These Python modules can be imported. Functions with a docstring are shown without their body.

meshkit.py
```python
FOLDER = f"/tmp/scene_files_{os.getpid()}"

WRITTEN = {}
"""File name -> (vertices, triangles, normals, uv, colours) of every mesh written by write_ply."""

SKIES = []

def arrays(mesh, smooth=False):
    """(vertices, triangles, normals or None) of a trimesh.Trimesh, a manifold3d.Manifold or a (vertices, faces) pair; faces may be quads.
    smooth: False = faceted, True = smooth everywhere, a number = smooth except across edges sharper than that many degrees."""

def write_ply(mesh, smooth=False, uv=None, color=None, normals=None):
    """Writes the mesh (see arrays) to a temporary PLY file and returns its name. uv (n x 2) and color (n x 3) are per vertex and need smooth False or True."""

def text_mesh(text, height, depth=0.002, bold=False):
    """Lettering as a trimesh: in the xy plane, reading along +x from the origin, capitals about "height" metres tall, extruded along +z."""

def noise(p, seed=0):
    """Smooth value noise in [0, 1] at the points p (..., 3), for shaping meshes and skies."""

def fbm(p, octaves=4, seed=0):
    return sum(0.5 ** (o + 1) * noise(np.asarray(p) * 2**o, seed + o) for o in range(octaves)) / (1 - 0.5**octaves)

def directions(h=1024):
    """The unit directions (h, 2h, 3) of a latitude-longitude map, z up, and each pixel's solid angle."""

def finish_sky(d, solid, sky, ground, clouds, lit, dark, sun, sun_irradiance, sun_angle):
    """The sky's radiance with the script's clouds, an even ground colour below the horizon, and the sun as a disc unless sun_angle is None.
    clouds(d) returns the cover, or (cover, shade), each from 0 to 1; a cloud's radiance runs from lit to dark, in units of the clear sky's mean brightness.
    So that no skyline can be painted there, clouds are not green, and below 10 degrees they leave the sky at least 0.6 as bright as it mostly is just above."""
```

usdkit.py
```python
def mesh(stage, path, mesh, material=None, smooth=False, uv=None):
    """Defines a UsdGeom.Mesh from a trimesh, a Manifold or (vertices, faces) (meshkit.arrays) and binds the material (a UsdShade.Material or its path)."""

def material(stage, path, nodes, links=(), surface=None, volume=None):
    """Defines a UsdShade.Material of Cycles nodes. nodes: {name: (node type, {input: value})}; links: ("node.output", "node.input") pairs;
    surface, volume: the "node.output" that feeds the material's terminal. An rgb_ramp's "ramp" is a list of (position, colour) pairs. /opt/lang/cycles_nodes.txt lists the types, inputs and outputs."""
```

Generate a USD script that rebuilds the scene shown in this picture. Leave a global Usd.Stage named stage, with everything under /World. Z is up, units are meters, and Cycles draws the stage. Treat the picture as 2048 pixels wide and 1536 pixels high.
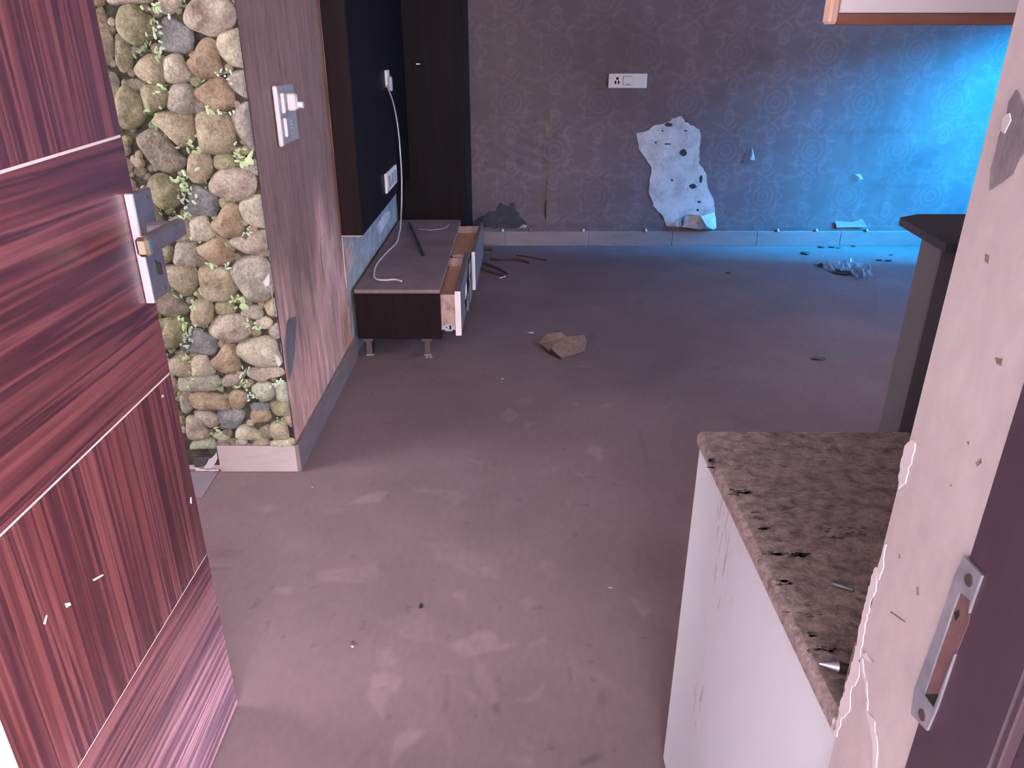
import math, random
import numpy as np, trimesh, usdkit, meshkit
from shapely.geometry import Polygon, box as sbox
from pxr import Usd, UsdGeom, UsdLux, UsdShade, Gf, Sdf, Vt

stage = Usd.Stage.CreateInMemory()
UsdGeom.SetStageUpAxis(stage, 'Z'); UsdGeom.SetStageMetersPerUnit(stage, 1.0)
world = UsdGeom.Xform.Define(stage, '/World')

# ------------------------------------------------------------------ camera, sky, lights, exposure
F, CX, CY, EYE = 1491.0, 1024.0, 768.0, 1.30            # focal length in pixels of 2048 x 1536, eye height
PITCH = math.atan2(671.0, F)
cam = UsdGeom.Camera.Define(stage, '/World/camera')
cam.AddTranslateOp().Set(Gf.Vec3d(0, 0, EYE))
cam.AddRotateXYZOp().Set(Gf.Vec3f(90 - math.degrees(PITCH), 0, 0))
cam.CreateHorizontalApertureAttr(36.0)
cam.CreateFocalLengthAttr(36.0 * F / 2048)
cam.CreateClippingRangeAttr(Gf.Vec2f(0.03, 200))
cam.CreateExposureAttr(2.95)

dome = UsdLux.DomeLight.Define(stage, '/World/sky')     # bright overcast sky outside the front door
dome.CreateIntensityAttr(1.0)
dome.CreateColorAttr(Gf.Vec3f(1.0, 0.90, 1.0))

def light_rect(path, pos, rot, w, h, color, power):
    l = UsdLux.RectLight.Define(stage, path)
    l.CreateWidthAttr(w); l.CreateHeightAttr(h); l.CreateColorAttr(Gf.Vec3f(*color)); l.CreateIntensityAttr(power)
    l.CreateNormalizeAttr(False)
    x = UsdGeom.Xformable(l); x.AddTranslateOp().Set(Gf.Vec3d(*pos)); x.AddRotateXYZOp().Set(Gf.Vec3f(*rot))
    return l
# unseen blue light at the right, placed to tint back wall and floor
def light_at(path, pos, target, w, h, color, power):
    l = UsdLux.RectLight.Define(stage, path)
    l.CreateWidthAttr(w); l.CreateHeightAttr(h); l.CreateColorAttr(Gf.Vec3f(*color)); l.CreateIntensityAttr(power)
    m = Gf.Matrix4d().SetLookAt(Gf.Vec3d(*pos), Gf.Vec3d(*target), Gf.Vec3d(0, 0, 1)).GetInverse()
    UsdGeom.Xformable(l).AddTransformOp().Set(m); return l
light_at('/World/unseen_blue_daylight', (6.4, 4.05, 2.8), (3.3, 5.1, 0.8), 1.0, 1.9, (0.0, 0.70, 1.0), 102.0)  # unseen source outside, aimed to make the blue patch on the back wall
light_rect('/World/unseen_blue_skylight', (3.74, 4.95, 0.85), (0, 90, 0), 1.3, 0.5, (0.0, 0.60, 1.0), 3.2)  # second unseen blue source, spreads the tint over the floor
# unseen daylight behind the open door, placed to light stones and left floor
light_rect('/World/unseen_side_daylight', (-2.78, 1.35, 1.45), (0, -90, 0), 1.2, 1.1, (0.95, 0.97, 1.10), 0.11)
# added fill light at the right wall, lifts the laminate and far room
light_rect('/World/right_fill_light', (3.75, 2.60, 1.75), (0, 90, 0), 1.0, 1.0, (1.0, 0.88, 0.92), 0.18)

# ------------------------------------------------------------------ helpers
def ray(px, py):
    a, b = (px - CX) / F, (CY - py) / F
    c, s = math.cos(PITCH), math.sin(PITCH)
    return np.array([a, c + b * s, -s + b * c])
def on(axis, val, px, py):                              # the point seen at a pixel of the photograph on the plane axis = val
    d = ray(px, py); k = 'xyz'.index(axis); o = np.array([0, 0, EYE])
    return o + d * ((val - o[k]) / d[k])
def lin(r, g, b):
    f = lambda v: v / 12.92 if v <= 0.04045 else ((v + 0.055) / 1.055) ** 2.4
    return tuple(f(x / 255.0) for x in (r, g, b))
def smooth(x, a, b):
    t = np.clip((x - a) / (b - a), 0, 1); return t * t * (3 - 2 * t)

used = {}
def numbered(parent, name):
    p = f'{parent}/{name}'
    n = used.get(p, 0); used[p] = n + 1
    return p if n == 0 else f'{p}_{n:03d}'
def path_of(parent): return '/World' if parent is None else str(parent.GetPath())
def tag(prim, label=None, cat=None, group=None, kind=None):
    for k, v in (('label', label), ('category', cat), ('group', group), ('kind', kind)):
        if v: prim.SetCustomDataByKey(k, v)
    return prim
def obj(name, mesh, mat, parent=None, smooth=False, label=None, cat=None, group=None, kind=None, col=None):
    m = usdkit.mesh(stage, numbered(path_of(parent), name), mesh, M[mat] if isinstance(mat, str) else mat, smooth=smooth)
    if col is not None:
        UsdGeom.PrimvarsAPI(m).CreatePrimvar('Col', Sdf.ValueTypeNames.Color3fArray, 'vertex').Set(Vt.Vec3fArray.FromNumpy(np.asarray(col, np.float32)))
    return tag(m.GetPrim(), label, cat, group, kind)
def thing(name, label=None, cat=None, group=None, kind=None, loc=(0, 0, 0), rotz=0):
    x = UsdGeom.Xform.Define(stage, numbered('/World', name))
    x.AddTranslateOp().Set(Gf.Vec3d(*map(float, loc))); x.AddRotateZOp().Set(float(rotz))
    return tag(x.GetPrim(), label, cat, group, kind)

def bx(x0, x1, y0, y1, z0, z1, bev=0.0):
    e = np.array([x1 - x0, y1 - y0, z1 - z0]); c = np.array([x0 + x1, y0 + y1, z0 + z1]) / 2
    if bev <= 0:
        m = trimesh.creation.box(e)
    else:
        b = min(bev, 0.45 * e.min()); pts = []
        for s in np.ndindex(2, 2, 2):
            s = np.array(s) * 2 - 1
            for k in range(3):
                o = e / 2 - b; o[k] = e[k] / 2
                pts.append(s * o)
        m = trimesh.convex.convex_hull(np.array(pts))
    m.apply_translation(c); return m
def cat(*ms): return trimesh.util.concatenate(list(ms))
def cyl(p, q, r, n=16, r2=None):
    p, q = np.asarray(p, float), np.asarray(q, float)
    return tube([p, q], [r, r if r2 is None else r2], n)
def tube(pts, rad, n=10, caps=True):
    p = np.asarray(pts, float); rad = np.broadcast_to(rad, (len(p),)).astype(float)
    t = np.gradient(p, axis=0); t /= np.linalg.norm(t, axis=1, keepdims=True) + 1e-12
    a = np.cross(t, [0, 0, 1.0]); bad = np.linalg.norm(a, axis=1) < 0.2
    a[bad] = np.cross(t[bad], [1.0, 0, 0]); a /= np.linalg.norm(a, axis=1, keepdims=True)
    for i in range(1, len(a)):
        a[i] = a[i - 1] - t[i] * (a[i - 1] @ t[i]); a[i] /= np.linalg.norm(a[i]) + 1e-12
    b = np.cross(t, a); ang = np.arange(n) * 2 * np.pi / n
    v = (p[:, None] + rad[:, None, None] * (np.cos(ang)[None, :, None] * a[:, None] + np.sin(ang)[None, :, None] * b[:, None])).reshape(-1, 3)
    f = []
    for i in range(len(p) - 1):
        for j in range(n):
            q = [i * n + j, i * n + (j + 1) % n, (i + 1) * n + (j + 1) % n, (i + 1) * n + j]
            f += [[q[0], q[1], q[2]], [q[0], q[2], q[3]]]
    if caps:
        k = len(v); v = np.vstack([v, p[0], p[-1]]); m = (len(p) - 1) * n
        f += [[k, (j + 1) % n, j] for j in range(n)] + [[k + 1, m + j, m + (j + 1) % n] for j in range(n)]
    out = trimesh.Trimesh(v, f, process=False); return out
def spline(pts, n=8):
    p = np.asarray(pts, float); q = np.vstack([2 * p[0] - p[1], p, 2 * p[-1] - p[-2]]); out = []
    for i in range(1, len(q) - 2):
        for t in np.arange(n) / n:
            out.append(0.5 * (2 * q[i] + (q[i + 1] - q[i - 1]) * t + (2 * q[i - 1] - 5 * q[i] + 4 * q[i + 1] - q[i + 2]) * t ** 2 + (3 * q[i] - q[i - 1] - 3 * q[i + 1] + q[i + 2]) * t ** 3))
    return np.array(out + [p[-1]])
def ragged(pts, step, amp, rng):
    p = np.asarray(pts, float); out = []
    for i in range(len(p)):
        a, b = p[i], p[(i + 1) % len(p)]; L = np.linalg.norm(b - a); n = max(1, int(L / step))
        for k in range(n):
            out.append(a + (b - a) * k / n + (rng.normal(size=2) * amp if k else rng.normal(size=2) * amp * 0.4))
    return np.array(out)
def slab(axis, val, pts2, thick):
    """A flat outline in the plane axis = val (pts2 in the two other coordinates, in order), given a thickness (signed) along the axis."""
    pg = Polygon(pts2).buffer(0)
    geoms = list(getattr(pg, 'geoms', [pg])); ms = []
    for g in geoms:
        if g.area > 1e-8: ms.append(trimesh.creation.extrude_polygon(g, abs(thick), engine='earcut'))
    m = cat(*ms); v = np.array(m.vertices); k = 'xyz'.index(axis); o = [i for i in range(3) if i != k]
    w = np.zeros_like(v); w[:, o[0]] = v[:, 0]; w[:, o[1]] = v[:, 1]; w[:, k] = val + np.sign(thick) * v[:, 2]
    m = trimesh.Trimesh(w, m.faces, process=False); m.fix_normals(); return m
def px2(axis, val, pts):
    k = 'xyz'.index(axis); return np.array([np.delete(on(axis, val, *p), k) for p in pts])
def sheet(us, vs, fn):
    """A grid surface: fn(U, V) -> points."""
    U, V = np.meshgrid(us, vs); P = fn(U, V).reshape(-1, 3); n, m = len(us), len(vs)
    i, j = np.meshgrid(np.arange(m - 1), np.arange(n - 1), indexing='ij'); a = (i * n + j).ravel()
    f = np.stack([a, a + 1, a + n + 1, a + n], 1)
    return P, np.vstack([f[:, [0, 1, 2]], f[:, [0, 2, 3]]]), U, V

# ------------------------------------------------------------------ materials
M = {}
def mk(name, nodes, links, surface='p.BSDF'):
    M[name] = usdkit.material(stage, f'/World/Looks/{name}', nodes, links, surface=surface); return M[name]
def plain(name, rgb, rough=0.6, metal=0.0, spec=0.4, **kw):
    mk(name, {'p': ('principled_bsdf', dict(base_color=rgb, roughness=rough, metallic=metal, specular_ior_level=spec, **kw))}, [])
def mottled(name, stops, scale=(8, 8, 8), detail=6, rough=0.7, bump=0.0, bdist=0.002, spec=0.3, fine=None, metal=0.0, distortion=0.0, attr=None, coat=0.0, rot=(0, 0, 0)):
    """A colour ramp over stretched noise, an optional second finer noise multiplied on top, and bump from the noise."""
    tf = TONE.get(name, (1, 1, 1)); stops = [(q, tuple(min(.85, a * b) for a, b in zip(c, tf))) for q, c in stops]
    n = {'g': ('geometry', {}), 'mp': ('mapping', dict(scale=scale, rotation=rot)), 'n': ('noise_texture', dict(scale=1.0, detail=float(detail), roughness=0.6, distortion=distortion)),
         'r': ('rgb_ramp', {'ramp': stops}), 'p': ('principled_bsdf', dict(roughness=rough, specular_ior_level=spec, metallic=metal, coat_weight=coat, coat_roughness=0.25))}
    l = [('g.position', 'mp.vector'), ('mp.vector', 'n.vector'), ('n.fac', 'r.fac')]
    out = 'r.color'
    if fine:
        fs, lo, hi = fine
        n |= {'mf': ('mapping', dict(scale=fs)), 'nf': ('noise_texture', dict(scale=1.0, detail=4.0, roughness=0.65)), 'rf': ('rgb_ramp', {'ramp': [(0.3, (lo,) * 3), (0.7, (hi,) * 3)]}),
              'mu': ('mix', dict(mix_type='multiply', fac=1.0))}
        l += [('g.position', 'mf.vector'), ('mf.vector', 'nf.vector'), ('nf.fac', 'rf.fac'), (out, 'mu.color1'), ('rf.color', 'mu.color2')]
        out = 'mu.color'
    if attr:
        n |= {'at': ('attribute', dict(attribute='Col')), 'ma': ('mix', dict(mix_type='multiply', fac=1.0))}
        l += [(out, 'ma.color1'), ('at.color', 'ma.color2')]; out = 'ma.color'
    l.append((out, 'p.base_color'))
    if bump:
        n['b'] = ('bump', dict(strength=bump, distance=bdist)); src = 'nf.fac' if fine else 'n.fac'
        l += [(src, 'b.height'), ('b.normal', 'p.normal')]
    mk(name, n, l)

# albedo corrections found by comparing with the photograph (linear factors)
TONE = {'floor': (.58, .54, .54), 'wallpaper': (.58, .57, .58), 'laminate': (.92, .85, .83), 'black_veneer': (.30, .28, .36), 'brown_veneer': (.30, .27, .34), 'dusty_top': (.80, .78, .85), 'skirting_back': (1, 1, 1),
        'pink_plaster': (.66, .84, .88), 'granite': (1.6, 1.7, 1.85), 'frame_paint': (.36, .44, .52), 'veneer_upright': (.46, .45, .50), 'veneer_level': (.43, .42, .48), 'half_wall': (.45, .56, .58), 'rail_wood': (.7, .7, .75), 'ledge_stone': (.6, .7, .8)}
FLOOR = lin(150, 132, 136)
mottled('floor', [(0.25, tuple(0.86 * c for c in FLOOR)), (0.5, FLOOR), (0.75, tuple(1.10 * c for c in FLOOR))], (2.2, 2.2, 2.2), rough=0.6, spec=0.15, fine=((60, 25, 60), 0.93, 1.06), attr=True, bump=0.08, bdist=0.001)
mottled('wallpaper', [(0.25, lin(132, 112, 118)), (0.75, lin(150, 130, 134))], (2.5, 2.5, 2.5), rough=0.62, spec=0.35, fine=((130, 130, 130), 0.93, 1.05), attr=True, bump=0.25, bdist=0.0015)
mottled('ceiling', [(0.3, lin(190, 180, 176)), (0.7, lin(205, 196, 190))], (3, 3, 3))
mottled('wall_plain', [(0.3, lin(178, 158, 155)), (0.7, lin(190, 170, 166))], (3, 3, 3))
mottled('pink_plaster', [(0.25, lin(196, 162, 160)), (0.55, lin(205, 172, 169)), (0.8, lin(212, 182, 178))], (9, 9, 5), rough=0.6, spec=0.3, fine=((70, 70, 35), 0.94, 1.05), bump=0.15, bdist=0.001)
mottled('laminate', [(0.25, lin(118, 92, 84)), (0.5, lin(142, 114, 105)), (0.75, lin(158, 130, 120))], (38, 38, 3.0), detail=8, rough=0.6, spec=0.3, fine=((200, 200, 16), 0.66, 1.22), attr=True, bump=0.3, bdist=0.001)
mottled('torn_fibre', [(0.3, lin(150, 116, 104)), (0.5, lin(180, 150, 140)), (0.7, lin(200, 172, 164))], (60, 60, 9), rough=0.8, fine=((260, 260, 18), 0.75, 1.15), bump=0.5)
mottled('cement', [(0.3, lin(120, 122, 126)), (0.7, lin(160, 160, 164))], (14, 14, 14), rough=0.85, fine=((120, 120, 120), 0.85, 1.1), bump=0.3)
mottled('dark_cement', [(0.3, lin(58, 56, 60)), (0.7, lin(76, 74, 78))], (14, 14, 14), rough=0.9, fine=((120, 120, 120), 0.85, 1.1), bump=0.3)
mottled('bare_plaster', [(0.3, lin(160, 152, 154)), (0.5, lin(196, 188, 188)), (0.75, lin(214, 206, 206))], (9, 9, 9), rough=0.85, fine=((90, 90, 90), 0.86, 1.07), bump=0.4)
plain('chip_white', lin(184, 176, 178), 0.85)
mottled('scrape_grey', [(0.3, lin(96, 90, 94)), (0.7, lin(124, 116, 120))], (30, 30, 12), rough=0.9, fine=((120, 120, 60), 0.8, 1.15), bump=0.3)
plain('pit', lin(58, 54, 58), 0.9)
plain('torn_paper', lin(172, 166, 165), 0.8)
plain('paper_edge', lin(196, 184, 180), 0.8)
mottled('skirting', [(0.3, lin(152, 138, 138)), (0.7, lin(166, 152, 150))], (7, 30, 30), rough=0.5, fine=((90, 90, 90), 0.95, 1.04))
mottled('skirting_back', [(0.3, lin(128, 110, 112)), (0.7, lin(142, 124, 124))], (7, 30, 30), rough=0.5, fine=((90, 90, 90), 0.95, 1.04))
mottled('skirting_dusty', [(0.3, lin(104, 90, 92)), (0.7, lin(120, 104, 104))], (7, 7, 30), rough=0.6, fine=((90, 90, 90), 0.93, 1.05))
mottled('black_veneer', [(0.3, lin(30, 24, 26)), (0.5, lin(40, 31, 33)), (0.75, lin(60, 46, 46))], (45, 45, 2.2), detail=6, rough=0.5, spec=0.08, fine=((5, 5, 3), 0.85, 1.15))
mottled('brown_veneer', [(0.3, lin(44, 26, 28)), (0.5, lin(54, 32, 34)), (0.75, lin(66, 42, 43))], (45, 45, 2.2), detail=6, rough=0.5, spec=0.1, fine=((5, 5, 3), 0.85, 1.15))
mottled('dusty_top', [(0.3, lin(122, 104, 104)), (0.7, lin(144, 124, 122))], (5, 5, 5), rough=0.8, fine=((70, 70, 70), 0.92, 1.06))
mottled('raw_board', [(0.3, lin(214, 158, 132)), (0.7, lin(228, 176, 150))], (20, 4, 20), rough=0.7)
mottled('scuffed_board', [(0.3, lin(118, 92, 90)), (0.5, lin(176, 146, 138)), (0.7, lin(188, 160, 152))], (30, 30, 18), rough=0.7)
plain('board_edge', lin(232, 218, 216), 0.6)
mottled('grey_laminate', [(0.3, lin(92, 88, 92)), (0.7, lin(112, 106, 110))], (30, 4, 10), rough=0.5)
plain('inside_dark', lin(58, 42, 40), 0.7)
plain('zinc', lin(190, 192, 196), 0.35, metal=0.8)
plain('rusty_steel', lin(86, 74, 74), 0.5, metal=0.5)
plain('bright_steel', lin(200, 198, 204), 0.34, metal=0.75)
mottled('handle_steel', [(0.3, lin(96, 91, 96)), (0.7, lin(114, 108, 113))], (12, 12, 12), rough=0.5, metal=0.5, fine=((160, 160, 20), 0.9, 1.08))
mottled('handle_dull', [(0.3, lin(98, 90, 94)), (0.7, lin(122, 112, 115))], (25, 25, 25), rough=0.5, metal=0.6, fine=((160, 160, 160), 0.88, 1.08))
plain('tip_highlight', lin(240, 226, 198), 0.25, metal=1.0)  # bright highlight of the lever tip, put into its colour
plain('white_plastic', lin(214, 208, 206), 0.35)
plain('grey_plastic', lin(150, 146, 150), 0.4)
plain('cable_white', lin(196, 186, 184), 0.5)
plain('cable_dark', lin(52, 40, 40), 0.6)
plain('wire_rust', lin(84, 62, 62), 0.7)
plain('hole', lin(18, 15, 16), 0.9)
mottled('white_laminate', [(0.0, lin(206, 198, 204)), (1.0, lin(214, 206, 212))], (6, 6, 6), rough=0.45, spec=0.35)
mottled('white_board', [(0.0, lin(236, 232, 236)), (1.0, lin(240, 236, 240))], (6, 6, 6), rough=0.5)
mottled('rail_wood', [(0.3, lin(150, 100, 84)), (0.7, lin(176, 126, 108))], (6, 50, 60), rough=0.55)
mottled('stile_wood', [(0.3, lin(200, 160, 140)), (0.7, lin(224, 190, 170))], (40, 40, 8), rough=0.45)
mottled('granite', [(0.30, lin(70, 58, 56)), (0.42, lin(98, 84, 78)), (0.55, lin(120, 104, 97)), (0.72, lin(140, 122, 114))], (55, 70, 60), detail=9, rough=0.5, spec=0.35, fine=((260, 300, 260), 0.66, 1.2), distortion=0.4, bump=0.1, bdist=0.001)
plain('granite_stain', lin(84, 72, 74), 0.6)
mottled('ledge_stone', [(0.3, lin(66, 60, 64)), (0.7, lin(80, 73, 77))], (10, 10, 10), rough=0.75, spec=0.2)
mottled('half_wall', [(0.3, lin(120, 104, 108)), (0.7, lin(134, 117, 120))], (5, 5, 5), rough=0.8)
mottled('frame_paint', [(0.3, lin(96, 66, 74)), (0.7, lin(112, 78, 86))], (8, 8, 4), rough=0.5, spec=0.3, fine=((120, 120, 50), 0.92, 1.06))
plain('frame_edge', lin(66, 48, 56), 0.6)
mottled('strike_metal', [(0.3, lin(132, 132, 142)), (0.7, lin(160, 160, 168))], (60, 60, 40), rough=0.5, metal=0.6)
mottled('recess_wood', [(0.3, lin(84, 60, 62)), (0.7, lin(104, 76, 76))], (90, 90, 40), rough=0.8)
mottled('cardboard', [(0.3, lin(110, 92, 84)), (0.7, lin(142, 120, 108))], (60, 60, 60), rough=0.85)
plain('outer_white', lin(244, 242, 242), 0.7)
mottled('outer_wall', [(0.3, lin(128, 124, 126)), (0.7, lin(144, 140, 142))], (3, 3, 3), rough=0.9)
plain('soil', lin(84, 72, 74), 0.95)
mottled('outside_ground', [(0.3, lin(168, 158, 154)), (0.7, lin(188, 178, 172))], (3, 3, 3), rough=0.9)
mottled('dark_tile', [(0.3, lin(112, 102, 112)), (0.7, lin(126, 116, 124))], (8, 8, 8), rough=0.5)
mottled('stone_gap', [(0.35, lin(40, 36, 34)), (0.5, lin(62, 56, 48)), (0.65, lin(72, 78, 56))], (30, 30, 30), rough=0.95, fine=((150, 150, 150), 0.7, 1.2), bump=0.5)
mk('plastic_film', {'t': ('transparent_bsdf', {'color': (0.95, 0.95, 0.97)}), 'g': ('glossy_bsdf', {'color': (0.9, 0.9, 0.95), 'roughness': 0.15}), 'd': ('diffuse_bsdf', {'color': (0.7, 0.7, 0.72)}),
    'm': ('mix_closure', {'fac': 0.45}), 'm2': ('mix_closure', {'fac': 0.35})}, [('g.BSDF', 'm.closure1'), ('d.BSDF', 'm.closure2'), ('t.BSDF', 'm2.closure1'), ('m.closure', 'm2.closure2')], surface='m2.closure')
mk('blue_glass', {'t': ('transparent_bsdf', {'color': (0.35, 0.75, 1.0)}), 'g': ('glossy_bsdf', {'color': (0.9, 0.9, 1.0), 'roughness': 0.05}), 'f': ('fresnel', {'IOR': 1.45}), 'm': ('mix_closure', {})},
    [('f.fac', 'm.fac'), ('t.BSDF', 'm.closure1'), ('g.BSDF', 'm.closure2')], surface='m.closure')
def veneer(name, scale, fine):
    mottled(name, [(0.28, lin(84, 44, 50)), (0.38, lin(150, 84, 80)), (0.43, lin(88, 48, 54)), (0.48, lin(128, 70, 70)), (0.52, lin(160, 94, 90)), (0.56, lin(86, 46, 54)), (0.62, lin(140, 80, 78)), (0.70, lin(92, 50, 56)), (0.80, lin(166, 104, 98))], scale, detail=4, rough=0.42, spec=0.4, fine=(fine, 0.84, 1.12), attr=True, bump=0.05, bdist=0.0005)
veneer('veneer_upright', (1, 18, 0.35), (6, 110, 1.2))
veneer('veneer_level', (1, 0.35, 16), (6, 1.2, 100))
def stone_mat(name, a, b, c, scale=22):
    a, b, c = (tuple(q * 0.82 * (0.76 * x + 0.24 * y) for x, y, q in zip(k, g, (1.0, 1.0, 0.93))) for k, g in ((a, (140, 130, 118)), (b, (172, 162, 146)), (c, (198, 190, 174))))
    mottled(name, [(0.3, lin(*a)), (0.5, lin(*b)), (0.72, lin(*c))], (scale,) * 3, detail=8, rough=0.8, spec=0.25, fine=((120, 120, 120), 0.62, 1.2), bump=1.0, bdist=0.008)
stone_mat('stone_tan', (168, 154, 134), (196, 182, 162), (214, 204, 188))
stone_mat('stone_olive', (134, 134, 106), (166, 162, 134), (190, 182, 160))
stone_mat('stone_pink', (176, 158, 154), (204, 188, 184), (222, 208, 204))
stone_mat('stone_rust', (156, 128, 108), (186, 160, 140), (206, 188, 172))
stone_mat('stone_blue', (104, 108, 124), (134, 138, 154), (166, 168, 180))
stone_mat('stone_pale', (196, 188, 174), (222, 214, 202), (234, 228, 220))
stone_mat('stone_grey', (160, 154, 152), (190, 184, 182), (212, 206, 204))
stone_mat('stone_dark', (112, 106, 100), (146, 136, 128), (174, 162, 154), 40)
stone_mat('stone_green', (166, 180, 160), (198, 208, 190), (218, 224, 212))
def leaf(name, rgb):
    mk(name, {'d': ('principled_bsdf', dict(base_color=rgb, roughness=0.6)), 't': ('translucent_bsdf', {'color': rgb}), 'm': ('mix_closure', {'fac': 0.25})}, [('d.BSDF', 'm.closure1'), ('t.BSDF', 'm.closure2')], surface='m.closure')
leaf('leaf_bright', lin(172, 194, 146)); leaf('leaf_pale', lin(188, 204, 184)); leaf('leaf_dark', lin(126, 146, 112))

# ------------------------------------------------------------------ room dimensions
BACK, LEFTX, PART, RIGHTX, CEIL = 5.33, -0.72, 2.18, 3.60, 2.75
rng = np.random.default_rng(7)

# ---- floor with the dust marks that shoes left on it
def crop(ox, oy, s, pts): return [(ox + s * x, oy + s * y) for x, y in pts]
K = lambda *p: crop(740, 1080, 0.2969, p)
L = lambda *p: crop(400, 880, 0.427, p)
N = lambda *p: crop(900, 640, 0.2996, p)
marks = [
 (K((30,520),(120,540),(230,500),(280,470),(340,470),(420,500),(440,580),(440,680),(340,690),(200,650),(110,600)), .16),
 (K((530,700),(640,660),(760,600),(830,620),(870,690),(1000,700),(900,740),(780,760),(650,790),(540,740)), .28),
 (K((60,760),(130,720),(190,800),(150,850),(60,850)), .24),
 (K((20,900),(110,890),(220,930),(190,1010),(110,1070),(90,1200),(20,1150),(-20,1050)), .26),
 (K((700,790),(760,840),(830,950),(850,1080),(810,1100),(740,1000),(700,900)), .22),
 (K((640,1000),(720,1040),(800,1120),(760,1150),(690,1100)), .22),
 (K((980,1075),(1050,1090),(1130,1060),(1180,980),(1170,960),(1120,1040),(1050,1070)), .30),
 (K((170,1330),(290,1250),(380,1290),(250,1400),(140,1520),(150,1430)), .26),
 (K((1740,370),(1830,420),(1900,480),(1830,520),(1780,440)), .26), (K((1000,420),(1060,380),(1120,420),(1060,475)), .2),
 (K((550,370),(590,340),(650,380),(620,430)), .2), (K((1060,700),(1190,650),(1200,690),(1090,720)), .24),
 (K((1010,1360),(1100,1400),(1060,1410)), .3), (K((910,1460),(1100,1460),(1110,1536),(1020,1536)), .2),
 (K((490,885),(570,880),(575,895),(500,905)), .3), (K((1120,130),(1260,150),(1270,260),(1200,240)), .14),
 (L((540,620),(640,600),(740,600),(830,570),(840,660),(730,670),(560,660)), .2), (L((350,690),(430,690),(430,730),(350,720)), .24),
 (L((740,270),(830,240),(890,240),(840,290),(700,300)), .22), (L((980,230),(1180,230),(1260,260),(1200,310),(1130,260)), .18),
 (L((200,380),(340,300),(360,310),(260,370)), .22), (L((1050,480),(1200,480),(1320,560),(1290,640),(1100,560)), .12),
 (L((1300,600),(1400,570),(1400,650),(1330,650)), .16), (L((480,300),(560,330),(700,320),(600,350)), .14), (L((570,1420),(640,1340),(700,1420),(640,1360)), .16),
 (N((340,650),(390,580),(460,640),(400,690)), .3), (N((440,540),(520,510),(570,530),(480,580)), .24), (N((490,690),(580,680),(500,730)), .24),
 (N((780,540),(860,550),(850,570)), .24), (N((980,580),(1100,545),(1060,590)), .2), (N((890,880),(960,840),(1020,860),(1000,950),(960,900)), .26),
 (N((810,1020),(930,1010),(890,1050)), .26), (N((690,335),(780,310),(1000,320),(870,300),(720,330)), .3), (N((100,920),(220,950),(200,975)), .2), (N((560,1010),(700,980),(720,1010),(600,1040)), .14),
 (N((1258,740),(1275,740),(1325,960),(1310,960)), -.25), (K((1400,1490),(1500,1445),(1560,1460),(1500,1500),(1420,1530)), -.4),
 (K((825,1110),(860,1105),(870,1150),(840,1160)), -.4), (K((510,880),(530,880),(515,1150),(500,1130)), -.2), (K((500,1100),(520,1100),(515,1160),(498,1150)), -.25),
 (N((920,1045),(980,1050),(940,1060)), -.3), (N((1740,310),(1800,310),(1790,335)), -.3), (N((1080,1095),(1130,1100),(1100,1115)), -.25),
 (K((1540,1060),(1580,1000),(1590,1100),(1560,1150)), -.25), (K((580,1290),(600,1300),(645,1380),(630,1380)), -.25),
]
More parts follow.
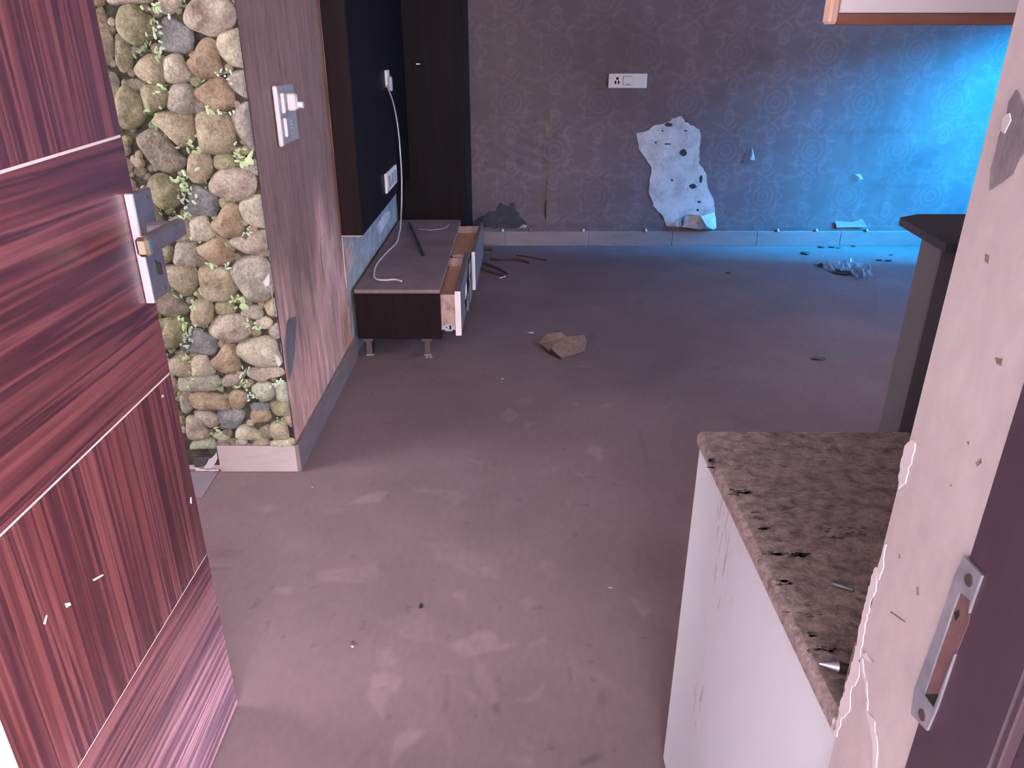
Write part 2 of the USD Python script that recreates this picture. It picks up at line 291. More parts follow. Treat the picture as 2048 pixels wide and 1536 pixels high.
def polymask(X, Y, pg, soft):
    x0, y0 = pg.min(0) - 3 * soft; x1, y1 = pg.max(0) + 3 * soft
    sel = (X > x0) & (X < x1) & (Y > y0) & (Y < y1); out = np.zeros_like(X)
    if not sel.any(): return out
    P = np.stack([X[sel], Y[sel]], 1); d = np.full(len(P), 9.0); ins = np.zeros(len(P), bool)
    for a, b in zip(pg, np.roll(pg, -1, 0)):
        e = b - a; t = np.clip(((P - a) @ e) / (e @ e + 1e-12), 0, 1)
        d = np.minimum(d, np.linalg.norm(P - a - t[:, None] * e, axis=1))
        c = ((a[1] > P[:, 1]) != (b[1] > P[:, 1])) & (P[:, 0] < (b[0] - a[0]) * (P[:, 1] - a[1]) / (b[1] - a[1] + 1e-15) + a[0]); ins ^= c
    out[sel] = smooth(np.where(ins, d, -d), -soft, soft); return out
xs = np.unique(np.round(np.concatenate([np.linspace(-2.6, -0.75, 30), np.arange(-0.75, 0.95, 0.007), np.linspace(0.95, 3.7, 150)]), 4))
ys = np.unique(np.round(np.concatenate([[0.40], np.arange(0.44, 2.7, 0.007), np.arange(2.7, 5.45, 0.02)]), 4))
P, fc, U, V = sheet(xs, ys, lambda u, v: np.stack([u, v, 0 * u], -1))
val = 0.94 + 0.14 * (meshkit.fbm(np.stack([U * 3, V * 3, 0 * U], -1), 5, 3) - 0.5) * 2
fibre = meshkit.fbm(np.stack([U * 45, V * 45, 0 * U], -1), 3, 9)
for pts, amp in marks:
    val = val + amp * polymask(U, V, px2('z', 0, pts), 0.008) * (0.55 + 0.9 * (fibre - 0.25))
# loose smears from feet and brushing, all over the room
for i in range(150):
    cx, cy = rng.uniform(-0.7, 3.0), rng.uniform(0.6, 5.2); a = rng.uniform(0, 3.14); l, w = rng.uniform(0.04, 0.14), rng.uniform(0.012, 0.045)
    dx, dy = U - cx, V - cy; q = ((dx * math.cos(a) + dy * math.sin(a)) / l) ** 2 + ((-dx * math.sin(a) + dy * math.cos(a)) / w) ** 2
    val = val + rng.choice([0.10, 0.07, -0.08]) * np.exp(-q) * (0.4 + 1.2 * (fibre - 0.25))
spots = (meshkit.noise(np.stack([U * 38, V * 38, 0 * U], -1), 21) > 0.93) & (meshkit.noise(np.stack([U * 6, V * 6, 0 * U], -1), 22) > 0.5)
val = np.where(spots, val * 0.82, val)
fl = thing('floor', 'dusty greyish brown floor covered in faint shoe prints', 'floor', kind='structure')
obj('floor_surface', (P, fc), 'floor', fl, col=np.repeat(val.reshape(-1, 1), 3, 1), smooth=True)
obj('floor_slab', bx(-2.7, 3.9, 0.36, 5.5, -0.12, -0.003), 'floor', fl, col=np.ones((8, 3)))
obj('floor_tile', slab('z', 0.0, px2('z', 0, [(380, 945), (437, 944), (404, 996), (380, 996)]), 0.0015), 'dark_tile', fl, label='dark floor tile showing beside the door')
obj('ground', bx(-6, 6, -8, 0.36, -0.12, -0.01), 'outside_ground', label='pale paved ground outside the doorway', cat='ground', kind='structure')

# ---- back wall: embossed damask wallpaper
def damask(x, z):
    W, Hh = 0.59, 0.62
    x = x - (on('y', BACK, 1473, 104)[0]); z = z - on('y', BACK, 1473, 104)[2]
    out = np.zeros_like(x)
    k = np.round(x / (W / 2)); lx = x - k * W / 2; zz = z - (k % 2) * Hh / 2; lz = zz - np.round(zz / Hh) * Hh
    r = np.hypot(lx, lz); th = np.arctan2(lz, lx)
    ring = 0.5 + 0.5 * np.cos(2 * np.pi * r / 0.034)
    out += 0.42 * ring * (1 - smooth(r, 0.085, 0.115))
    out += 0.5 * np.exp(-((r - 0.118 - 0.012 * np.cos(8 * th)) / 0.008) ** 2)
    # ogee trellis between the medallions
    for s in (-1, 1):
        q = np.sin(np.pi * (x / (W / 2) + s * 2 * z / Hh)) ; out += 0.22 * np.exp(-((q - 0.55 * np.sin(2 * np.pi * 3 * z / Hh)) / 0.30) ** 2) * smooth(r, 0.10, 0.15)
    # palmette leaves above and below each medallion
    for sz in (-1, 1):
        pz = lz - sz * 0.20; rr = np.hypot(lx * 1.1, pz); tt = np.arctan2(lx, sz * pz + 0.07)
        lobes = 0.075 * (0.55 + 0.45 * np.abs(np.cos(3.0 * tt)))
        out += 0.6 * smooth(lobes - rr, -0.008, 0.012) * (0.6 + 0.4 * np.cos(2 * np.pi * rr / 0.03))
        for sx in (-1, 1):
            cx, cz = lx - sx * 0.115, lz - sz * 0.12; rc = np.hypot(cx, cz); tc = np.arctan2(cz, cx)
            out += 0.5 * np.exp(-((rc - (0.018 + 0.009 * (tc * sx * sz % (2 * np.pi)))) / 0.008) ** 2)
    return np.clip(out, 0, 1.2)
us, vs = np.arange(-0.75, 3.60, 0.0075), np.concatenate([np.arange(0.09, 2.05, 0.0075), [2.4, CEIL]])
def backpts(u, v):
    d = damask(u, v); fade = 1 - smooth(v, 1.95, 2.04)
    relief = 0.0012 * d + 0.003 * (meshkit.fbm(np.stack([u * 7, v * 7, 0 * u], -1), 4, 5) - 0.5)
    crinkle = 0.006 * smooth(0.62 - np.hypot(u + 0.03, (v - 0.62) * 1.6), 0, 0.4) * (meshkit.fbm(np.stack([(u + .35 * v) * 5, (v + .35 * u) * 26, 0 * u], -1), 3, 6) - 0.5)
    return np.stack([u, BACK - (relief + crinkle) * fade, v], -1)
P, fc, U, V = sheet(us, vs, backpts)
d = damask(U, V); blot = meshkit.fbm(np.stack([U * 1.6, V * 1.6, 0 * U], -1), 4, 8)
col = 0.82 + 0.42 * d * (0.45 + blot) + 0.40 * (blot - 0.5)
def stain(px, py, rx, rz, amp):
    global col
    c = on('y', BACK, px, py); q = ((U - c[0]) / rx) ** 2 + ((V - c[2]) / rz) ** 2
    col = col * (1 - 0.6 * amp * np.exp(-q) * np.clip(0.3 + 1.6 * meshkit.fbm(np.stack([U * 14, V * 14, 0 * U], -1), 4, 12), 0, 1.3))
for s in [(1780, 350, .05, .10, .45), (1835, 330, .16, .10, .35), (1880, 300, .10, .06, .25), (1790, 372, .26, .018, .4), (1740, 262, .45, .02, .3), (1110, 275, .03, .08, .35), (1070, 300, .3, .1, .12), (1350, 245, .25, .05, .2), (1100, 455, .6, .03, .35), (1600, 462, .9, .02, .3), (1760, 420, .012, .12, .3)]: stain(*s)
wb = thing('wall_back', 'back wall in mauve damask wallpaper, torn in two places and lit blue on the right', 'wall', kind='structure')
obj('wallpaper', (P, fc), 'wallpaper', wb, smooth=True, col=np.stack([col, col, col], -1).reshape(-1, 3))
obj('wall_core', bx(-0.9, 3.72, BACK + 0.012, BACK + 0.2, 0, CEIL), 'wall_plain', wb)
Q = lambda *p: crop(900, 200, 0.29297, p)
big = px2('y', BACK, Q((1270,225),(1340,215),(1400,170),(1470,160),(1520,125),(1580,108),(1630,160),(1700,200),(1712,230),(1700,330),(1700,430),(1745,500),(1760,600),(1800,680),(1805,760),(1815,870),(1790,880),(1690,870),(1480,862),(1450,790),(1400,740),(1362,650),(1360,590),(1375,460),(1330,390),(1290,340)))
obj('bare_plaster', slab('y', BACK - 0.0032, ragged(big, 0.02, 0.003, rng), 0.009), 'bare_plaster', wb, label='large pale patch of bare plaster where the wallpaper has torn off')
for i, (cx, cy, rx, ry) in enumerate([(1490, 170, 28, 16), (1592, 360, 26, 24), (1655, 588, 24, 20), (1712, 540, 12, 28), (1515, 548, 9, 8), (1690, 750, 10, 8), (1700, 695, 16, 7), (1488, 300, 26, 5), (1612, 145, 12, 6), (1405, 290, 6, 10), (1608, 210, 14, 5), (1450, 210, 7, 6)]):
    ang = np.linspace(0, 2 * np.pi, 12, endpoint=False); pts = [(cx + rx * math.cos(t) * rng.uniform(.7, 1.2), cy + ry * math.sin(t) * rng.uniform(.7, 1.2)) for t in ang]
    obj('pit', slab('y', BACK - 0.0034, px2('y', BACK, Q(*pts)), 0.004), 'pit', wb)
dk = px2('y', BACK, Q((155,830),(215,790),(260,765),(310,760),(330,705),(400,725),(420,700),(440,700),(450,750),(475,770),(480,800),(515,830),(520,870),(300,875),(160,860)))
obj('bare_cement', slab('y', BACK - 0.0032, ragged(dk, 0.015, 0.004, rng), 0.009), 'dark_cement', wb, label='dark bare cement patch just above the baseboard')
# curled flaps of paper at the foot of the bare patch, a seam that has lifted, and small tears
def flap(pts, lift, mat='paper_edge'):
    p2 = px2('y', BACK, pts); c = p2.mean(0); v = []
    for i, q in enumerate(p2): v.append([q[0], BACK - 0.006 - lift[i], q[1]])
    v.append([c[0], BACK - 0.006 - float(np.mean(lift)) * 1.3, c[1]]); n = len(p2)
    f = [[i, (i + 1) % n, n] for i in range(n)]
    front = trimesh.Trimesh(v, f, process=False); b = np.array(v); b[:, 1] += 0.0012
    back = trimesh.Trimesh(b, [[a, c_, b_] for a, b_, c_ in f], process=False)
    obj('torn_flap', cat(front, back), mat, wb)
flap(Q((1600,780),(1695,778),(1705,820),(1740,868),(1700,880),(1585,860)), [.004, .03, .05, .03, .01, .03], 'bare_plaster')
flap(Q((1700,785),(1800,765),(1812,800),(1815,870),(1790,880),(1740,850)), [.05, .006, .004, .01, .02, .04], 'torn_paper')
flap(Q((1575,800),(1600,780),(1595,850),(1580,860)), [.02, .02, .02, .004], 'cardboard')
flap(Q((470,870),(500,845),(525,850),(520,870)), [.004, .02, .02, .01], 'paper_edge')
R = lambda *p: crop(1400, 40, 0.29955, p)
flap(R((345,845),(358,900),(362,935),(330,930),(335,890)), [.002, .006, .012, .012, .004], 'torn_paper')
flap(R((1030,1030),(1060,1025),(1085,1060),(1060,1070)), [.004, .008, .01, .006], 'paper_edge')
flap(R((900,1340),(1010,1350),(1080,1325),(1110,1380),(910,1385)), [.001, .002, .004, .004, .002], 'skirting')
seam = px2('y', BACK, Q((690,80),(695,90),(686,300),(678,440),(666,640),(660,850),(656,850),(662,640),(674,440),(682,300)))
obj('paper_seam', slab('y', BACK - 0.003, seam, -0.003), 'cardboard', wb, label='lifted vertical wallpaper seam')
obj('seam_gap', slab('y', BACK - 0.003, px2('y', BACK, Q((650,685),(662,680),(664,780),(650,830),(644,780))), 0.002), 'pit', wb)
obj('seam_gap', slab('y', BACK - 0.003, px2('y', BACK, Q((672,165),(684,160),(682,240),(652,238),(655,195))), 0.0015), 'cardboard', wb)
bb = thing('baseboard_back', 'dusty skirting along the foot of the back wall', 'baseboard', kind='structure')
cuts = [LEFTX, -0.05, 0.55, 1.15, 1.76, 2.36, 2.97, RIGHTX]
for a, b in zip(cuts[:-1], cuts[1:]): obj('skirting_tile', bx(a + 0.0008, b - 0.0008, BACK - 0.014, BACK + 0.01, 0, 0.105, 0.002), 'skirting_back', bb)
for i, (px, py) in enumerate([(1005, 452), (1061, 453), (1167, 455), (1292, 453), (1556, 456), (1633, 457), (1735, 452)]):
    p = on('y', BACK - 0.008, px, py); s = trimesh.creation.icosphere(2, 0.010); s.apply_scale([1, 1, 1.15]); s.apply_translation([p[0], BACK - 0.0095, 0.112])
    obj('plaster_dab', s, 'paper_edge' if i != 1 else 'cardboard', bb, smooth=True)

# ---- other room surfaces
obj('ceiling', bx(-2.7, 3.9, 0.30, 5.55, CEIL, CEIL + 0.1), 'ceiling', label='plain painted ceiling above the room', cat='ceiling', kind='structure')
wl = thing('wall_left', 'left wall clad in worn brown laminate, bare cement behind the television cabinet', 'wall', kind='structure')
obj('wall_core', bx(-0.90, LEFTX - 0.008, PART + 0.12, BACK + 0.01, 0, CEIL), 'cement', wl)
us, vs = np.arange(PART + 0.002, 3.135, 0.009), np.concatenate([np.arange(0.10, 1.75, 0.009), [2.2, CEIL]])
def lampts(u, v):
    low = smooth(0.75 - v, 0, 0.5)
    return np.stack([LEFTX - 0.0012 + (0.0016 + 0.003 * low) * (meshkit.fbm(np.stack([u * 55, 0 * u, v * 9], -1), 4, 4) - 0.5), u, v], -1)
P, fc, U, V = sheet(us, vs, lampts)
f1 = meshkit.fbm(np.stack([U * 42, 0 * U, V * 5.5], -1), 4, 14); f2 = meshkit.fbm(np.stack([U * 5, 0 * U, V * 3], -1), 3, 15)
peel = smooth(f2 + 0.9 * (0.68 - V), 0.38, 0.75) * smooth(1.0 - V, 0, 0.4)
val = 0.92 + 0.22 * (f1 - 0.5) + 0.16 * (f2 - 0.5)
cr = np.stack([val + peel * (1.8 * f1 + 0.1), val + peel * (1.75 * f1 + 0.1), val + peel * (1.8 * f1 + 0.15)], -1)
stn = np.exp(-((U - 2.42) / 0.05) ** 2 - ((V - 1.12) / 0.13) ** 2); cr *= (1 - 0.22 * stn * f1 * 1.6)[..., None]
obj('laminate_sheet', (P, fc), 'laminate', wl, smooth=True, col=cr.reshape(-1, 3), label='brown wood-grain laminate, its face peeling into pale fibres below')
obj('laminate_edge', bx(LEFTX - 0.008, LEFTX + 0.001, 3.131, 3.138, 0.35, CEIL), 'raw_board', wl)
for pts, m in [([(574, 640), (592, 632), (589, 700), (582, 745), (577, 760), (570, 700)], 'grey_laminate'), ([(640, 480), (650, 470), (655, 520), (662, 590), (652, 575), (645, 530)], 'torn_fibre'), ([(690, 500), (700, 480), (706, 520), (697, 560)], 'torn_fibre')]:
    obj('peeled_spot', slab('x', LEFTX + 0.001, ragged(px2('x', LEFTX, pts), 0.01, 0.002, rng), 0.0014), m, wl)
us, vs = np.linspace(3.13, 4.72, 90), np.linspace(0, CEIL, 60)
obj('bare_cement', bx(LEFTX - 0.009, LEFTX - 0.001, 3.138, 4.9, 0, CEIL), 'cement', wl, label='bare grey cement behind the television cabinet')
obj('mortar_ridge', slab('x', LEFTX - 0.001, ragged(px2('x', LEFTX, [(802, 400), (806, 375), (813, 345), (816, 372), (817, 436), (808, 437)]), 0.02, 0.004, rng), 0.0022), 'cement', wl)
obj('mortar_smear', slab('x', LEFTX - 0.001, ragged(px2('x', LEFTX, [(752, 452), (770, 425), (779, 423), (779, 437), (768, 455), (758, 470)]), 0.02, 0.004, rng), 0.0020), 'bare_plaster', wl)
bl = thing('baseboard_left', 'dusty skirting under the peeling brown laminate', 'baseboard', kind='structure')
for a, b in ((PART - 0.011, 2.60), (2.60, 3.19)): obj('skirting_tile', bx(LEFTX - 0.006, LEFTX + 0.012, a + 0.0006, b - 0.0006, 0, 0.1, 0.002), 'skirting_dusty', bl)
# front wall with the doorway
wf = thing('wall_front', 'front wall beside the doorway, pink plaster with chipped edges', 'wall', kind='structure')
JX = 0.297
obj('plaster_pier', bx(JX, 3.72, 0.395, 0.492, 0, CEIL, 0.0015), 'pink_plaster', wf)
obj('plaster_pier', bx(-2.7, -0.66, 0.395, 0.492, 0, CEIL), 'pink_plaster', wf)
obj('plaster_lintel', bx(-0.66, JX, 0.395, 0.492, 2.12, CEIL), 'pink_plaster', wf)
Cq = lambda *p: crop(1300, 840, 0.45306, p)
sc = [(2035, 180), (2043, 190), (2048, 200), (2060, 230), (2060, 290), (2030, 345), (2005, 366), (1981, 380), (1984, 340), (1992, 305), (2000, 272), (2014, 240), (2019, 205)]
obj('scrape', slab('x', JX, ragged(px2('x', JX, sc), 0.006, 0.0008, rng), -0.0010), 'scrape_grey', wf, label='grey scraped patch in the pink plaster')
obj('scrape_chip', slab('x', JX - 0.0010, ragged(px2('x', JX, [(2012, 232), (2024, 226), (2026, 240), (2014, 268), (2008, 262)]), 0.004, 0.0005, rng), -0.0008), 'torn_paper', wf)
for pts in [Cq((925,1060),(940,1050),(945,1100),(962,1160),(965,1290),(990,1320),(1005,1420),(1008,1480),(1000,1536),(985,1536),(990,1470),(975,1350),(960,1300),(955,1180)),
            Cq((940,1040),(960,1030),(990,1070),(975,1070)),
            Cq((1130,110),(1160,85),(1172,105),(1160,170),(1130,280),(1100,300),(1110,200)),
            Cq((925,930),(990,660),(1012,650),(1000,760),(960,860),(935,1010),(925,1130),(890,1190),(880,1290),(845,1330),(825,1400),(815,1390),(850,1230),(900,1060)),
            Cq((1035,560),(1045,550),(1030,660),(1015,700),(1010,650))]:
    obj('plaster_chip', slab('x', JX, ragged(px2('x', JX, pts), 0.004, 0.0009, rng), -0.0009), 'chip_white', wf)
for pts in [Cq((905,980),(928,985),(900,1080),(870,1190),(850,1280),(840,1290),(860,1170)), Cq((985,760),(992,765),(975,830),(968,820)), Cq((1065,845),(1130,890),(1128,893),(1062,850)), Cq((1178,740),(1186,735),(1188,775),(1180,775)), Cq((1440,190),(1462,170),(1465,190),(1445,205)), Cq((1100,610),(1104,590),(1106,612)), Cq((1400,95),(1410,95),(1408,110)), Cq((1325,285),(1335,285),(1332,298)), [(1972, 508), (1980, 512), (1977, 528), (1970, 520)], [(1990, 715), (2005, 718), (2003, 732), (1995, 728)]]:
    obj('plaster_scratch', slab('x', JX, px2('x', JX, pts), -0.0004), 'stone_dark', wf)
wr = thing('wall_right', 'right wall of the room around two windows out of view', 'wall', kind='structure')
for y0, y1, z0, z1 in ((.49, 2.05, 0, CEIL), (3.15, 4.66, 0, CEIL), (2.05, 3.15, 0, 1.2), (2.05, 3.15, 2.3, CEIL)): obj('wall_panel', bx(RIGHTX, RIGHTX + 0.12, y0, y1, z0, z1), 'wall_plain', wr)
obj('wall_panel', bx(RIGHTX, RIGHTX + 0.12, 5.25, BACK + 0.01, 0, CEIL), 'wall_plain', wr)
obj('wall_panel', bx(RIGHTX, RIGHTX + 0.12, 4.66, 5.25, 1.55, CEIL), 'wall_plain', wr)
obj('wall_panel', bx(RIGHTX, RIGHTX + 0.12, 4.66, 5.25, 0, 0.15), 'wall_plain', wr)
w1 = thing('window_1', 'low window with blue glass out of view in the right wall, placed to tint the back wall', 'window', kind='structure')  # out of view, placed to shape the blue light on the back wall
for y0, y1, z0, z1 in ((4.66, 4.70, .15, 1.55), (5.21, 5.25, .15, 1.55), (4.70, 5.21, .15, .19), (4.70, 5.21, 1.51, 1.55)):
    obj('frame_bar', bx(RIGHTX + .03, RIGHTX + .09, y0, y1, z0, z1, .003), 'rail_wood', w1)
obj('pane', bx(RIGHTX + .058, RIGHTX + .062, 4.70, 5.21, .19, 1.51), 'blue_glass', w1)
w2 = thing('window_2', 'plain window out of view behind the open door, placed to light the stones and floor', 'window', kind='structure')  # out of view, placed to light the stones and left floor
for y0, y1, z0, z1 in ((0.75, 0.80, .8, 2.1), (1.90, 1.95, .8, 2.1), (0.80, 1.90, .8, .85), (0.80, 1.90, 2.05, 2.1), (1.33, 1.37, .85, 2.05)):
    obj('frame_bar', bx(-2.69, -2.63, y0, y1, z0, z1, .003), 'rail_wood', w2)
w3 = thing('window_3', 'added window out of view in the right wall, opening for the fill light', 'window', kind='structure')  # added opening that the fill light shines through
for y0, y1, z0, z1 in ((2.05, 2.10, 1.2, 2.3), (3.10, 3.15, 1.2, 2.3), (2.10, 3.10, 1.2, 1.25), (2.10, 3.10, 2.25, 2.3), (2.58, 2.62, 1.25, 2.25)):
    obj('frame_bar', bx(RIGHTX + .03, RIGHTX + .09, y0, y1, z0, z1, .003), 'rail_wood', w3)
obj('unseen_outside_wall', bx(-0.90, -0.70, -5.0, 0.38, -0.1, 3.2), 'outer_wall', label='unseen wall outside, placed to block light from the left of the doorway', cat='wall', kind='structure')  # out of view, placed to keep left sky light off the doorway
obj('added_blocker_wall', bx(RIGHTX + .121, 9.0, 3.30, 3.45, -0.1, 4.5), 'outer_wall', label='added wall outside, blocks blue light between the two right hand windows', cat='wall', kind='structure')  # added only to stop blue light leaking into the other right window
obj('added_sky_blocker', bx(-0.7, 0.9, -1.3, 0.39, 2.45, 2.6), 'outer_wall', label='added slab over the doorway outside, cuts the high sky light', cat='roof', kind='structure')  # added above the doorway to hold back high sky light
ws = thing('wall_side', 'plain side wall with an unseen window behind the open door', 'wall', kind='structure')
for y0, y1, z0, z1 in ((0.49, .75, 0, CEIL), (1.95, PART + .1, 0, CEIL), (.75, 1.95, 0, .8), (.75, 1.95, 2.1, CEIL)): obj('wall_panel', bx(-2.72, -2.6, y0, y1, z0, z1), 'wall_plain', ws)

# ---- partition wall: stone print wallpaper, its stones and weeds modelled in relief
wp = thing('wall_partition', 'partition wall end in stone print wallpaper, its rounded stones and green weeds raised in relief', 'wall', kind='structure')
obj('wall_core', bx(-2.65, LEFTX - 0.004, PART + 0.006, PART + 0.12, 0, CEIL), 'wall_plain', wp)
obj('joint_bed', bx(-1.75, LEFTX - 0.002, PART, PART + 0.008, 0.02, 2.1), 'stone_gap', wp)
c1 = lambda *p: crop(220, 0, 0.15625, p)
c2 = lambda *p: crop(240, 200, 0.15625, p)
c3 = lambda *p: crop(280, 420, 0.15625, p)
c4 = lambda *p: crop(320, 620, 0.14648, p)
c5 = lambda *p: crop(360, 740, 0.14325, p)
def wallxy(pts): return px2('y', PART, pts)
A = {
 'A1': ('olive', c1((110,230),(150,110),(240,60),(350,70),(430,150),(560,240),(600,340),(560,460),(440,560),(330,575),(240,520),(140,420),(105,330))),
 'A2': ('olive', c1((100,430),(190,500),(280,640),(290,740),(270,860),(180,930),(110,800),(90,600))),
 'A3': ('pink', c1((650,0),(700,-60),(900,-50),(900,50),(850,130),(760,170),(680,150),(650,80))),
 'A4': ('pink', c1((960,230),(1010,100),(1100,0),(1250,-30),(1450,-10),(1560,60),(1600,180),(1580,310),(1450,420),(1300,455),(1200,410),(1040,350),(980,300))),
 'A5': ('blue', c1((690,280),(740,225),(830,260),(900,310),(1000,350),(1050,400),(1070,530),(1030,670),(900,660),(650,620),(660,540),(720,470),(680,380))),
 'A6': ('pale', c1((1400,500),(1440,430),(1600,390),(1800,350),(1950,400),(1960,700),(1850,850),(1700,850),(1560,820),(1450,720),(1390,600))),
 'A7': ('rust', c1((1000,800),(1080,740),(1150,590),(1210,510),(1300,500),(1370,570),(1390,780),(1430,900),(1380,975),(1180,1000),(1090,930),(1020,860))),
 'A8': ('tan', c1((330,890),(400,780),(520,700),(620,720),(660,830),(710,970),(700,1050),(600,1090),(490,1040),(370,970))),
 'A9': ('pale', c1((700,770),(800,710),(910,700),(940,800),(1000,880),(1050,980),(960,1040),(850,1050),(740,1040),(720,920))),
 'A10': ('olive', c1((410,1160),(490,1095),(620,1110),(720,1150),(740,1260),(700,1350),(600,1400),(490,1440),(450,1290))),
 'A11': ('grey', c1((800,1120),(880,1070),(1040,1100),(1060,1180),(1060,1440),(960,1450),(760,1400),(780,1250))),
 'A12': ('rust', c1((1080,1170),(1200,1110),(1330,1010),(1440,1000),(1520,1100),(1580,1200),(1580,1340),(1470,1400),(1330,1420),(1250,1330),(1100,1230))),
 'A13': ('dark', c1((1080,1270),(1200,1330),(1240,1380),(1100,1440),(1075,1380))),
 'A14': ('grey', c1((1540,1000),(1590,930),(1820,905),(1990,950),(1980,1280),(1790,1260),(1660,1190),(1530,1080))),
 'A15': ('olive', c1((190,1090),(290,1130),(400,1250),(460,1390),(450,1500),(350,1620),(200,1650),(100,1500),(100,1200))),
 'B1': ('tan', c2((460,220),(500,160),(640,165),(920,190),(950,300),(950,450),(880,560),(780,590),(700,510),(590,400),(480,290))),
 'B2': ('tan', c2((980,210),(1080,150),(1200,170),(1400,200),(1430,330),(1480,500),(1440,640),(1340,680),(1090,665),(1040,600),(1010,420))),
 'B3': ('grey', c2((1440,240),(1500,120),(1600,40),(1740,20),(1900,60),(1980,300),(1950,560),(1800,680),(1700,620),(1620,540),(1500,400))),
 'B4': ('dark', c2((230,480),(400,370),(520,400),(610,520),(720,640),(750,700),(860,770),(800,860),(680,920),(500,880),(390,760),(320,650),(250,560))),
 'B5': ('tan', c2((900,740),(950,670),(1130,690),(1170,780),(1150,960),(1050,1050),(950,1040),(880,960),(890,840))),
 'B6': ('olive', c2((1215,740),(1300,700),(1430,705),(1480,790),(1460,850),(1350,880),(1230,860))),
 'B7': ('grey', c2((1560,880),(1680,800),(1830,740),(1950,780),(1960,900),(1830,960),(1730,930),(1640,880))),
}
def shift_between(p, q): return wallxy([q])[0] - wallxy([p])[0]
T1 = shift_between(c1((860, 460))[0], c2((1060, 1290))[0])       # next repeat of the stones, same sheet
T2 = shift_between(c1((930, 1270))[0], c3((600, 570))[0])        # the lower sheet, hung a little to the left
T3 = shift_between(c1((860, 460))[0], c4((590, 430))[0])
stones = []
for k, (m, p) in A.items(): stones.append((k, m, wallxy(p)))
for k in ('A1', 'A2', 'A4', 'A5', 'A6', 'A7', 'A8', 'A9'): stones.append((k, A[k][0], wallxy(A[k][1]) + T1))
for k in ('A10', 'A11', 'A12', 'A13', 'B1', 'B2', 'B4', 'B5', 'B6'): stones.append((k, A[k][0], wallxy(A[k][1]) + T2))
for k in ('A1', 'A4', 'A5', 'A7', 'A8', 'A9'): stones.append((k, A[k][0], wallxy(A[k][1]) + T3))
extra = [
 ('pink', c3((1130,430),(1210,360),(1330,340),(1390,400),(1440,300),(1660,260),(1700,340),(1690,480),(1500,510),(1400,550),(1240,470))), ('dark', c3((1430,560),(1520,500),(1680,490),(1700,560),(1560,580))),
 ('grey', c3((1170,780),(1240,660),(1380,590),(1560,600),(1680,700),(1720,850),(1700,1050),(1600,1150),(1500,1170),(1400,1130),(1320,1010),(1210,880))),
 ('grey', c3((1290,1310),(1480,1210),(1570,1300),(1540,1390),(1400,1360))), ('tan', c3((1600,1200),(1740,1120),(1800,1200),(1790,1340),(1660,1340))),
 ('pale', c4((1060,520),(1120,420),(1300,380),(1500,360),(1580,430),(1600,560),(1670,700),(1600,750),(1350,750),(1180,690),(1080,590))),
 ('pale', c4((1300,170),(1420,90),(1530,140),(1500,230),(1400,240))), ('grey', c4((1490,260),(1620,180),(1700,320),(1560,390))),
 ('grey', c4((290,905),(560,890),(780,890),(820,960),(790,1080),(290,1090),(260,1000))), ('pink', c4((860,960),(960,860),(1100,840),(1160,880),(1040,1000),(890,1030))),
 ('pink', c4((1190,860),(1270,790),(1660,790),(1690,870),(1480,910),(1400,970),(1280,920))), ('green', c4((1260,1060),(1340,1000),(1500,980),(1560,1060),(1560,1180),(1400,1240),(1330,1160))),
 ('green', c4((1600,1010),(1700,980),(1800,1080),(1800,1220),(1620,1230),(1600,1120))), ('rust', c4((400,1160),(560,1110),(780,1150),(880,1180),(960,1330),(880,1340),(500,1330),(430,1250))),
 ('rust', c4((970,1140),(1060,1090),(1170,1130),(1200,1190),(1110,1340),(1000,1340),(960,1220))), ('grey', c4((290,1150),(400,1200),(455,1320),(370,1400),(310,1350))),
 ('pink', c5((180,580),(400,570),(540,640),(540,740),(430,790),(360,700))), ('blue', c5((540,570),(680,550),(880,560),(900,620),(800,790),(680,800),(600,760),(560,640))),
 ('blue', c5((1000,470),(1220,460),(1235,545),(1020,560))), ('rust', c5((1025,570),(1235,555),(1270,690),(1040,710),(1000,640))), ('olive', c5((1260,430),(1530,430),(1560,610),(1440,620),(1330,600))),
 ('pale', c5((800,850),(850,780),(940,760),(1060,830),(1150,930),(1150,945),(795,945))), ('tan', c5((1280,720),(1470,720),(1510,900),(1500,950),(1290,950))),
 ('pink', c5((110,640),(300,660),(350,800),(400,860),(390,940),(140,950),(110,800))), ('green', c5((300,950),(470,950),(500,1060),(450,1180),(330,1200),(180,1150),(160,1060),(200,1000))),
 ('pale', c5((450,890),(600,880),(690,930),(660,950),(540,950))), ('grey', c5((780,1025),(850,955),(930,955),(920,1028))), ('tan', c5((1040,1025),(1060,958),(1220,960),(1245,1028))),
 ('pale', c5((1265,1010),(1400,965),(1610,960),(1630,1028),(1290,1032))), ('rust', c5((1480,640),(1570,640),(1590,790),(1500,720))), ('dark', c5((530,1025),(560,965),(770,960),(790,1020))), ('dark', c5((1110,830),(1260,760),(1275,930),(1170,930))),
 ('olive', c4((60,100),(320,130),(360,300),(340,470),(180,500),(60,400))), ('pink', c1((-50,-60),(100,-80),(380,-100),(560,-60),(520,30),(300,20),(60,40),(0,30))), ('rust', c1((1560,-60),(1700,-80),(1900,-60),(1880,60),(1700,60),(1600,40))), ('dark', c1((200,1060),(330,1020),(480,1080),(400,1150),(330,1150))),
]
for i, (m, p) in enumerate(extra): stones.append((f'C{i}', m, wallxy(p)))
def chaikin(p, n):
    for _ in range(n):
        q = np.roll(p, -1, 0); p = np.stack([0.80 * p + 0.20 * q, 0.20 * p + 0.80 * q], 1).reshape(-1, 2)
    return p
limit = sbox(-1.8, 0.085, LEFTX - 0.002, 2.1)
